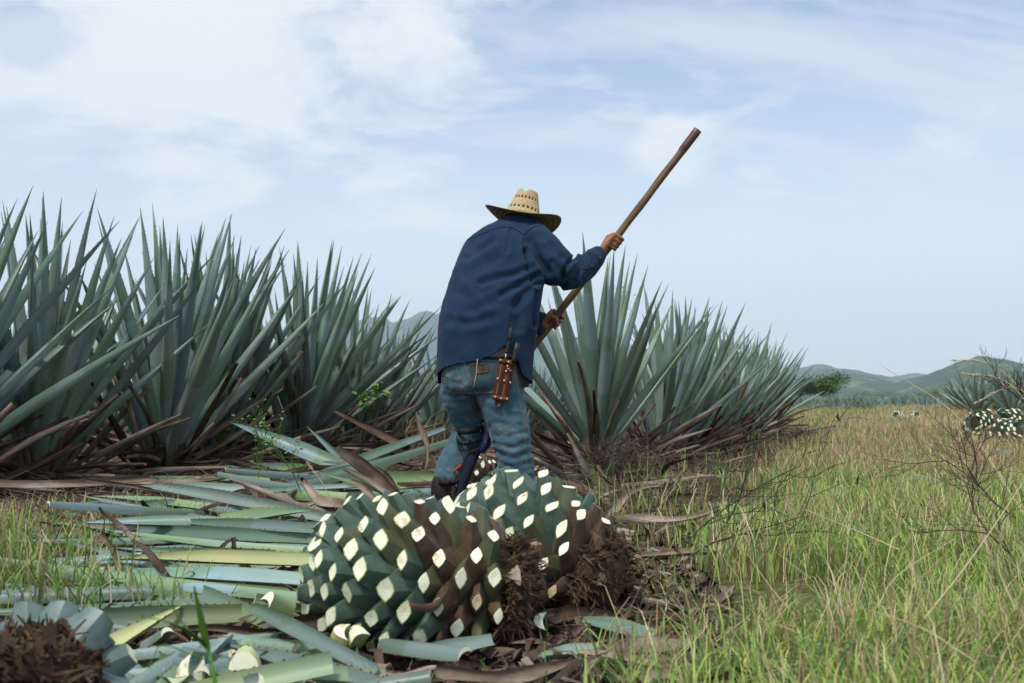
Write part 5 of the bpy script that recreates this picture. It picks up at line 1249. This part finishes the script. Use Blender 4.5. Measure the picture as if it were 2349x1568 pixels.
def grass_object(name, label, sets):
    Vs = []; Q = []; T = []; C = []; o = 0
    for V, q1, q2, t, c in sets: Vs.append(V); Q += [q1 + o, q2 + o]; T.append(t + o); C.append(c); o += len(V)
    V = np.concatenate(Vs); Q = np.concatenate(Q); T = np.concatenate(T); C = np.concatenate(C)
    me = bpy.data.meshes.new(name); me.vertices.add(len(V)); me.vertices.foreach_set('co', V.ravel())
    li = np.concatenate([Q.ravel(), T.ravel()]); me.loops.add(len(li)); me.loops.foreach_set('vertex_index', li.astype(np.int32))
    npoly = len(Q) + len(T); me.polygons.add(npoly)
    ls = np.concatenate([np.arange(len(Q)) * 4, len(Q) * 4 + np.arange(len(T)) * 3]).astype(np.int32); me.polygons.foreach_set('loop_start', ls)
    me.materials.append(M_grass); a = me.attributes.new('col', 'FLOAT_COLOR', 'POINT'); a.data.foreach_set('color', C.astype(np.float32).ravel())
    me.update(); me.validate(); o_ = link(name, me); tag(o_, label, 'grass', kind='stuff')
def vproj(x, y, z=0.0):
    p = project(np.stack([x, y, np.full_like(x, z)], 1)) * 2349 / 3840; return p[:, 0], p[:, 1]
def vn(x, y, sc, seed): return np.array([mnoise.fractal(Vector((a * sc + seed, b * sc, seed)), 1.0, 2.0, 3) for a, b in zip(x, y)])
def build_grass():
    g = np.random.default_rng(21); sets = []
    def patch(n, y0, y1, hg, hs, wg, straw, rust, seed, umin=1240, lean=(.2, .9), offmin=-.75, powr=1.0):
        Y = y0 + (y1 - y0) * g.random(n) ** powr; u = g.uniform(umin, 2440, n); x = (u - CX) / FPX * Y
        nc = max(8, n // 55); ci = g.integers(0, nc, n); cl = g.random(n) < .55; sp = .035 + .012 * Y
        x = np.where(cl, x[ci] + g.normal(0, 1, n) * sp, x); Y = np.where(cl, Y[ci] + g.normal(0, 1, n) * sp, Y)
        off = x * .932 - Y * .362; nz = vn(x, Y, .9, seed); k = off + .35 * nz > offmin + g.uniform(-.35, .35, n)
        x, Y, nz, off = x[k], Y[k], nz[k], off[k]; m = len(x)
        nz2 = vn(x, Y, 2.2, seed + 5); r = g.random(m); ps = np.clip(straw + .55 * nz2, .04, .95); pr = np.clip(rust + .5 * nz, 0, .8)
        kind = np.where(r < ps * pr, 2, np.where(r < ps, 1, 0))
        col = np.where((kind == 0)[:, None], GREEN[g.integers(0, 5, m)], np.where((kind == 1)[:, None], STRAW[g.integers(0, 5, m)], RUST[g.integers(0, 4, m)])) * g.uniform(1.0, 1.6, (m, 1))
        h = np.where(kind == 0, g.uniform(*hg, m), g.uniform(*hs, m)) * (1 + .35 * nz2); w = np.where(kind == 0, 1.0, .62) * g.uniform(.7, 1.3, m) * wg
        ln = g.uniform(*lean, m); z = np.array([gz(a, b) for a, b in zip(x, Y)]) if m < 60000 else np.full(m, -.02)
        sets.append(blades(np.stack([x, Y, z - .004], 1), h, w, ln, col, seed))
    patch(17000, 1.45, 3.2, (.06, .19), (.07, .24), .0042, .22, .06, 1, umin=1330, offmin=-.08)
    patch(32000, 3.0, 6.5, (.07, .21), (.08, .26), .005, .25, .15, 2, offmin=-.42)
    patch(42000, 6.0, 13, (.07, .18), (.10, .26), .0065, .44, .50, 3, umin=1400)
    patch(42000, 12, 48, (.08, .2), (.10, .30), .013, .50, .40, 4, umin=1700, powr=1.3)
    patch(9000, 45, 60, (.1, .25), (.12, .35), .03, .45, .30, 8, umin=1750)
    patch(17000, 16.5, 48, (.08, .22), (.10, .30), .013, .45, .45, 11, umin=1500, powr=1.2, offmin=-9)
    # sparse blades pushing through the litter below and right of the hearts
    patch(800, 1.5, 5.0, (.04, .13), (.05, .14), .004, .25, .1, 5, umin=1180, offmin=-1.6)
    grass_object('alley_grass', 'mixed green and straw coloured grass filling the alley on the right', sets)
    sets2 = []
    def tufts(cs, n, hr, seed, straw=.2, spread=.12, wg=.005):
        for i, (u, v) in enumerate(cs):
            c = G(u, v, 0.0); m = n; x = c.x + g.normal(0, spread, m); y = c.y + g.normal(0, spread, m)
            kind = g.random(m) < straw; col = np.where(kind[:, None], STRAW[g.integers(0, 5, m)], GREEN[g.integers(0, 5, m)]) * g.uniform(.7, 1.15, (m, 1))
            sets2.append(blades(np.stack([x, y, np.full(m, -.03)], 1), g.uniform(*hr, m), g.uniform(.6, 1.3, m) * wg, g.uniform(.15, 1.0, m), col, seed + i))
    tufts([(10, 1320), (60, 1290), (105, 1345), (150, 1290), (40, 1385), (120, 1380), (180, 1395), (230, 1400), (290, 1420), (20, 1240), (90, 1240), (160, 1250), (-30, 1290), (-30, 1380), (-10, 1350)], 65, (.06, .24), 50)
    tufts([(30, 1180), (80, 1200), (140, 1210), (200, 1215), (260, 1200), (330, 1195), (400, 1190), (-10, 1220), (-60, 1200)], 70, (.06, .2), 90, straw=.6, spread=.2)
    tufts([(300, 1432), (360, 1446), (430, 1432), (480, 1440), (540, 1500), (330, 1560), (620, 1490), (700, 1580), (470, 1520), (900, 1600), (1030, 1590)], 26, (.03, .10), 130, spread=.05, wg=.0035)
    tufts([(1000, 1000), (985, 985), (960, 1030), (1010, 1040), (930, 1020), (860, 1050)], 90, (.15, .55), 170, straw=.75, spread=.25)
    tufts([(1450, 1130), (1480, 1160), (1420, 1110), (1530, 1120), (1560, 1180), (1500, 1220), (1440, 1200), (1340, 1150), (1600, 1100), (1620, 1060), (1700, 1050), (1760, 1030)], 70, (.08, .3), 210, straw=.4, spread=.18)
    grass_object('litter_grass', 'tufts of green and dry grass growing between the cut leaves on the left', sets2)
build_grass()

# ------------------------------------------------------------------ single stalks, weeds and shoots
M_stem_g = plain('green_stem', (0.10, 0.17, 0.05), .6); M_stem_d = plain('dark_green_twig', (0.035, 0.06, 0.025), .7); M_twig = plain('brown_twig', (0.075, 0.05, 0.035), .8)
M_strawstem = plain('straw_stem', (0.50, 0.41, 0.23), .7); M_pod = plain('dry_pod', (0.035, 0.022, 0.016), .8); M_seed = plain('seed_head', (0.50, 0.43, 0.28), .8); M_weed = plain('weed_leaf', (0.13, 0.26, 0.04), .6); M_shoot = plain('shoot_leaf', (0.10, 0.24, 0.035), .45)
def stalk(pts, r, label, head=0, mat=None, seed=0):
    a = catmull(pts, 5); path = [P(*p) for p in a]; o0 = path[0].copy(); root = empty('grass_stalk', o0, label, 'grass stalk', 'long dry grass stalks')
    V, F = tube_geo([p - o0 for p in path], list(np.linspace(r * .62, r * .3, len(path))), 6); obj('stem', V, F, mat or M_strawstem, root)
    if head:
        q = random.Random(seed); mb = MB(); n = len(path); k0 = int(n * (1 - head))
        for i in range(k0, n - 1):
            for _ in range(9):
                p = path[i].lerp(path[i + 1], q.random()); d = (path[i + 1] - path[i]).normalized(); s = Vector((q.uniform(-1, 1), q.uniform(-1, 1), q.uniform(-1, 1)))
                e = p + d * .012 * q.uniform(.6, 1.4) + s * .0045; mb.tube([p - o0, p.lerp(e, .5) + s * .001 - o0, e - o0], [.0006, .0013, .0003], 4, cap=False)
        mb.build('seed_head', M_seed, root)['kind'] = 'stuff'
for k, (pts, r, hd, lb) in enumerate((
    ([(2063, 1262, 2.7), (1950, 1212, 2.85), (1841, 1168, 3.0)], .0034, 0, 'straight straw stalk leaning left over the middle of the alley grass'),
    ([(2120, 1420, 1.9), (2230, 1280, 2.1), (2362, 1085, 2.3)], .0036, 0, 'thick straw stalk leaning out of the right edge'),
    ([(2012, 1394, 2.0), (2060, 1320, 2.1), (2191, 1236, 2.2)], .0026, 0, 'straw stalk bending right in the lower right grass'),
    ([(1645, 1471, 2.0), (1710, 1420, 2.1), (1773, 1369, 2.2)], .0020, 0, 'thin straw stalk right of the hearts'),
    ([(1830, 1420, 2.0), (1770, 1350, 2.1), (1713, 1270, 2.2)], .0018, 0, 'thin straw stalk leaning left near the hearts'),
    ([(1925, 1370, 2.2), (1940, 1290, 2.25), (1948, 1205, 2.3)], .0018, .2, 'upright thin stalk in the middle of the lower right grass'),
    ([(2092, 1360, 2.2), (2095, 1280, 2.25), (2090, 1195, 2.3)], .0018, .15, 'upright pale stalk left of the thick leaning stalk'),
    ([(2349, 1180, 3.6), (2200, 960, 4.2), (2020, 838, 4.6)], .0035, .3, 'tall straw stalk arching over the alley towards the hills'),
    ([(2420, 1000, 3.0), (2330, 880, 3.1), (2255, 832, 3.1), (2190, 828, 3.15)], .0026, .45, 'feathery seed head drooping in front of the steep hill'),
    ([(2420, 1010, 2.9), (2340, 905, 3.0), (2290, 868, 3.05), (2215, 858, 3.1)], .0022, .4, 'second feathery seed head below the drooping one'),
    ([(2400, 930, 3.2), (2330, 890, 3.3), (2290, 897, 3.3), (2240, 925, 3.3)], .0024, .35, 'seed head bowing down at the right edge'),
    ([(770, 1168, 3.6), (740, 1110, 3.6), (708, 1066, 3.6)], .0035, .3, 'pale furry grass head leaning over the leaf pile'),
    ([(1880, 1480, 1.8), (1800, 1440, 1.9), (1700, 1420, 2.0)], .0020, 0, 'straw stalk lying low in the grass at the bottom right'),
    ([(2240, 1520, 1.7), (2110, 1440, 1.8), (1960, 1390, 1.9)], .0022, 0, 'straw stalk curving over the bottom right grass'),
    ([(2330, 1400, 1.9), (2290, 1300, 2.0), (2300, 1220, 2.0)], .0020, .2, 'curved stalk at the right edge of the lower grass'))):
    stalk(pts, r, lb, hd, seed=k)
def weed(base, d0, L, label, mat, podmat, seed, depth=4, r0=.004, leaf=None, spread=38, name='branched_weed', nseg=4):
    q = random.Random(seed); root = empty(name, base, label, 'weed'); br = []; pods = MB(); leaves = []
    def grow(p, d, L, r, lv, mb):
        path = [p]; dd = d.copy(); kids = []
        for i in range(nseg):
            dd = (dd + Vector((q.uniform(-.3, .3), q.uniform(-.3, .3), q.uniform(-.2, .25)))).normalized(); path.append(path[-1] + dd * (L / nseg))
            if lv > 0 and i >= 0: kids.append((path[-1].copy(), dd.copy(), i))
        mb.tube(path, list(np.linspace(r, r * .55, len(path))), 5 if lv > 1 else 4, cap=False)
        for kp, kd, i in kids:
            for _ in range(1 if q.random() < .8 else 2):
                s = Vector((q.uniform(-1, 1), q.uniform(-1, 1), q.uniform(-.6, 1))); s = (s - kd * s.dot(kd)).normalized()
                a = R(spread + q.uniform(-12, 15)); grow(kp, kd * math.cos(a) + s * math.sin(a), L * q.uniform(.5, .72), r * .62, lv - 1, mb)
        if lv == 0:
            e = path[-1]
            if podmat and q.random() < .22: 
                V, F = tube_geo([e, e + Vector((q.uniform(-.005, .005), q.uniform(-.005, .005), -.012)), e + Vector((q.uniform(-.012, .012), q.uniform(-.012, .012), -.03))], [.001, .0045, .0008], 5); pods.add(V, F)
            if leaf and q.random() < .8: leaves.append((e, dd.copy()))
    mb = MB(); grow(Vector((0, 0, 0)), Vector(d0).normalized(), L, r0, depth, mb)
    mb.build('stem', mat, root)
    if pods.V: pods.build('dry_pods', podmat, root)['kind'] = 'stuff'
    if leaf:
        s = leaf; me = mesh_data('leaf', [(0, 0, 0), (s * .35, s * .4, .1 * s), (s * .28, s * .75, .06 * s), (0, s * 1.1, 0), (-s * .28, s * .75, .06 * s), (-s * .35, s * .4, .1 * s), (0, s * .5, -.04 * s)], [(0, 1, 6), (1, 2, 6), (2, 3, 6), (3, 4, 6), (4, 5, 6), (5, 0, 6)], M_weed)
        for e, d in leaves[:120]: link('leaf', me, root, Matrix.Translation(e) @ Euler((q.uniform(-.6, .6), q.uniform(-.6, .6), q.uniform(0, 6.28))).to_matrix().to_4x4() @ Matrix.Scale(q.uniform(.7, 1.2), 4))
    return root
weed(P(1560, 1262, 3.3), (.75, .1, .62), .42, 'leafless dark green branching weed right of the hearts, with dry brown pods', M_stem_d, M_pod, 3, depth=2, r0=.0036)
weed(P(1585, 1275, 3.1), (.85, .25, .40), .42, 'second dark green branching weed, lower and further right', M_stem_d, M_pod, 8, depth=2, r0=.0034)
weed(P(1640, 1240, 3.4), (.6, -.1, .75), .32, 'small dark weed standing right of the branching pair', M_stem_d, M_pod, 12, depth=2, r0=.003)
weed(P(2349, 1330, 2.6), (-.6, .35, .62), .28, 'thorny brown twigs at the right edge of the alley', M_twig, None, 15, depth=3, r0=.003, spread=34)
weed(P(2330, 1190, 3.5), (-.75, .2, .55), .30, 'tangled brown twigs below the spotted hearts', M_twig, None, 19, depth=3, r0=.003, spread=36)
weed(P(2400, 960, 3.0), (-.85, .1, .35), .15, 'bare twigs reaching in from the right edge over the hill', M_twig, None, 27, depth=3, r0=.0028, spread=24)
weed(P(690, 1130, 5.0), (-.05, .0, 1), .20, 'thin green weed in front of the left row', M_stem_g, None, 31, depth=3, r0=.003, leaf=.02, spread=26)
weed(P(590, 1120, 5.2), (.08, .0, 1), .22, 'taller thin green weed in front of the left row', M_stem_g, None, 33, depth=3, r0=.003, leaf=.018, spread=22)
weed(P(845, 985, 8.2), (.05, .0, 1), .20, 'bright leafy weed between the plants left of the worker', M_stem_g, None, 37, depth=3, r0=.004, leaf=.055, spread=36)
weed(P(1350, 905, 8.0), (.05, .0, 1), .42, 'pale climbing weed with tiny leaves in the right agave', M_stem_g, None, 41, depth=3, r0=.004, leaf=.03, spread=26)
weed(P(1420, 1100, 6.6), (.15, -.1, .9), .12, 'small leafy weed at the foot of the right agave', M_stem_g, None, 43, depth=3, r0=.003, leaf=.025, spread=36)
def shoot():
    b = P(505, 1640, 1.30); root = empty('grass_shoot', b, 'broad green grass shoot in the near foreground left of the hearts', 'grass shoot')
    def bl(pts, w, nm='blade'):
        a = catmull(pts, 5); V = []; F = []; n = len(a)
        for i, p in enumerate(a):
            f = i / (n - 1); c = P(*p) - b; ww = w * min(1, .45 + f * 2.2) * max(.02, (1 - f) ** .7)
            V += [c + Vector((-ww, .001, 0)), c + Vector((0, .004, 0)), c + Vector((ww, -.002, 0)), c + Vector((0, .0052, 0))]
        for i in range(n - 1):
            for k in range(4): j = (k + 1) % 4; F.append((i * 4 + k, i * 4 + j, i * 4 + 4 + j, i * 4 + 4 + k))
        obj(nm, V, F, M_shoot, root)
    bl([(478, 1490, 1.30), (466, 1440, 1.29), (455, 1390, 1.28), (444, 1345, 1.27)], .0075)
    bl([(476, 1486, 1.30), (440, 1455, 1.28), (390, 1430, 1.26), (322, 1414, 1.24)], .0075)
    V, F = tube_geo([P(505, 1640, 1.30) - b, P(492, 1560, 1.30) - b, P(476, 1482, 1.30) - b], [.0035, .003, .0024], 8); obj('stem', V, F, M_shoot, root)
    bl([(484, 1520, 1.30), (430, 1500, 1.27), (372, 1480, 1.25), (352, 1505, 1.24)], .0022)
    bl([(480, 1500, 1.30), (400, 1405, 1.31), (404, 1350, 1.32), (420, 1338, 1.33)], .0016)
shoot()

# ------------------------------------------------------------------ trees beyond the field
def mat_tree():
    t = NT('tree_foliage', .7, .2); o = t.noise(t.obj, 1.2, 3); r = t.noise(t.obj, 9, 2)
    t.color(t.mix(t.ramp(o, .35, .65), t.mix(t.ramp(r, .3, .7), (0.035, 0.075, 0.014), (0.06, 0.12, 0.02)), (0.10, 0.16, 0.03))); return t.m
M_tree = mat_tree(); M_bark = mat_dry('bark', (.05, .035, .025), (.09, .07, .05), (.07, .05, .04))
def tree(u, v, Y, wid, hgt, label, seed, n=1500):
    q = random.Random(seed); b = P(u, v, Y); b.z = -.1; root = empty('field_tree', b, label, 'tree', 'trees beyond the field'); mb = MB(); ends = []
    tr = hgt * .3; mb.tube([Vector((0, 0, 0)), Vector((.1, 0, tr * .6)), Vector((0, .1, tr))], [hgt * .05, hgt * .04, hgt * .035], 8)
    for i in range(9):
        a = i * 2.4; e = Vector((math.cos(a) * wid * .38 * q.uniform(.4, 1), math.sin(a) * wid * .38 * q.uniform(.4, 1), hgt * q.uniform(.5, .85)))
        mb.tube([Vector((0, 0, tr * .9)), e * .45 + Vector((0, 0, tr * .5)), e], [hgt * .025, hgt * .015, hgt * .006], 6); ends.append(e)
    mb.build('trunk', M_bark, root)
    cl = [(e + Vector((q.uniform(-.1, .1) * wid, q.uniform(-.1, .1) * wid, q.uniform(-.06, .08) * hgt)), q.uniform(.10, .2) * wid) for e in ends for _ in range(3)]
    V = []; F = []
    for _ in range(n):
        c, r = q.choice(cl); d = Vector((q.gauss(0, 1), q.gauss(0, 1), q.gauss(0, .6))).normalized() * r * q.random() ** .4; p = c + d; p.z = max(p.z, hgt * .2)
        s = q.uniform(.15, .34) * hgt / 6; a = Vector((q.uniform(-1, 1), q.uniform(-1, 1), q.uniform(-.5, .5))).normalized(); bb = a.cross(Vector((q.uniform(-1, 1), q.uniform(-1, 1), 1))).normalized(); k = len(V)
        V += [p - a * s, p + bb * s * .6, p + a * s, p - bb * s * .6]; F.append((k, k + 1, k + 2, k + 3))
    cr = obj('crown', V, F, M_tree, root, smooth=False); cr['kind'] = 'stuff'
tree(1884, 922, 170, 10.0, 4.5, 'broad dark green tree at the end of the right agave row', 1, 6000)
tree(1835, 922, 185, 7, 3.9, 'lower tree half hidden by the tips of the right agave row', 2, 3000)
tree(1975, 918, 290, 9, 2.4, 'low bush tree right of the broad tree', 3, 900); tree(2018, 918, 300, 10, 2.6, 'low bush tree in the middle of the far field edge', 4, 900)
tree(2125, 918, 240, 7, 2.3, 'low dark tree left of the uncut agaves', 5, 900); tree(2160, 918, 230, 6, 2.9, 'small dark tree beside the uncut agaves', 6, 900); tree(2070, 917, 340, 9, 2.0, 'farthest low bush at the foot of the scarred hill', 7, 700)
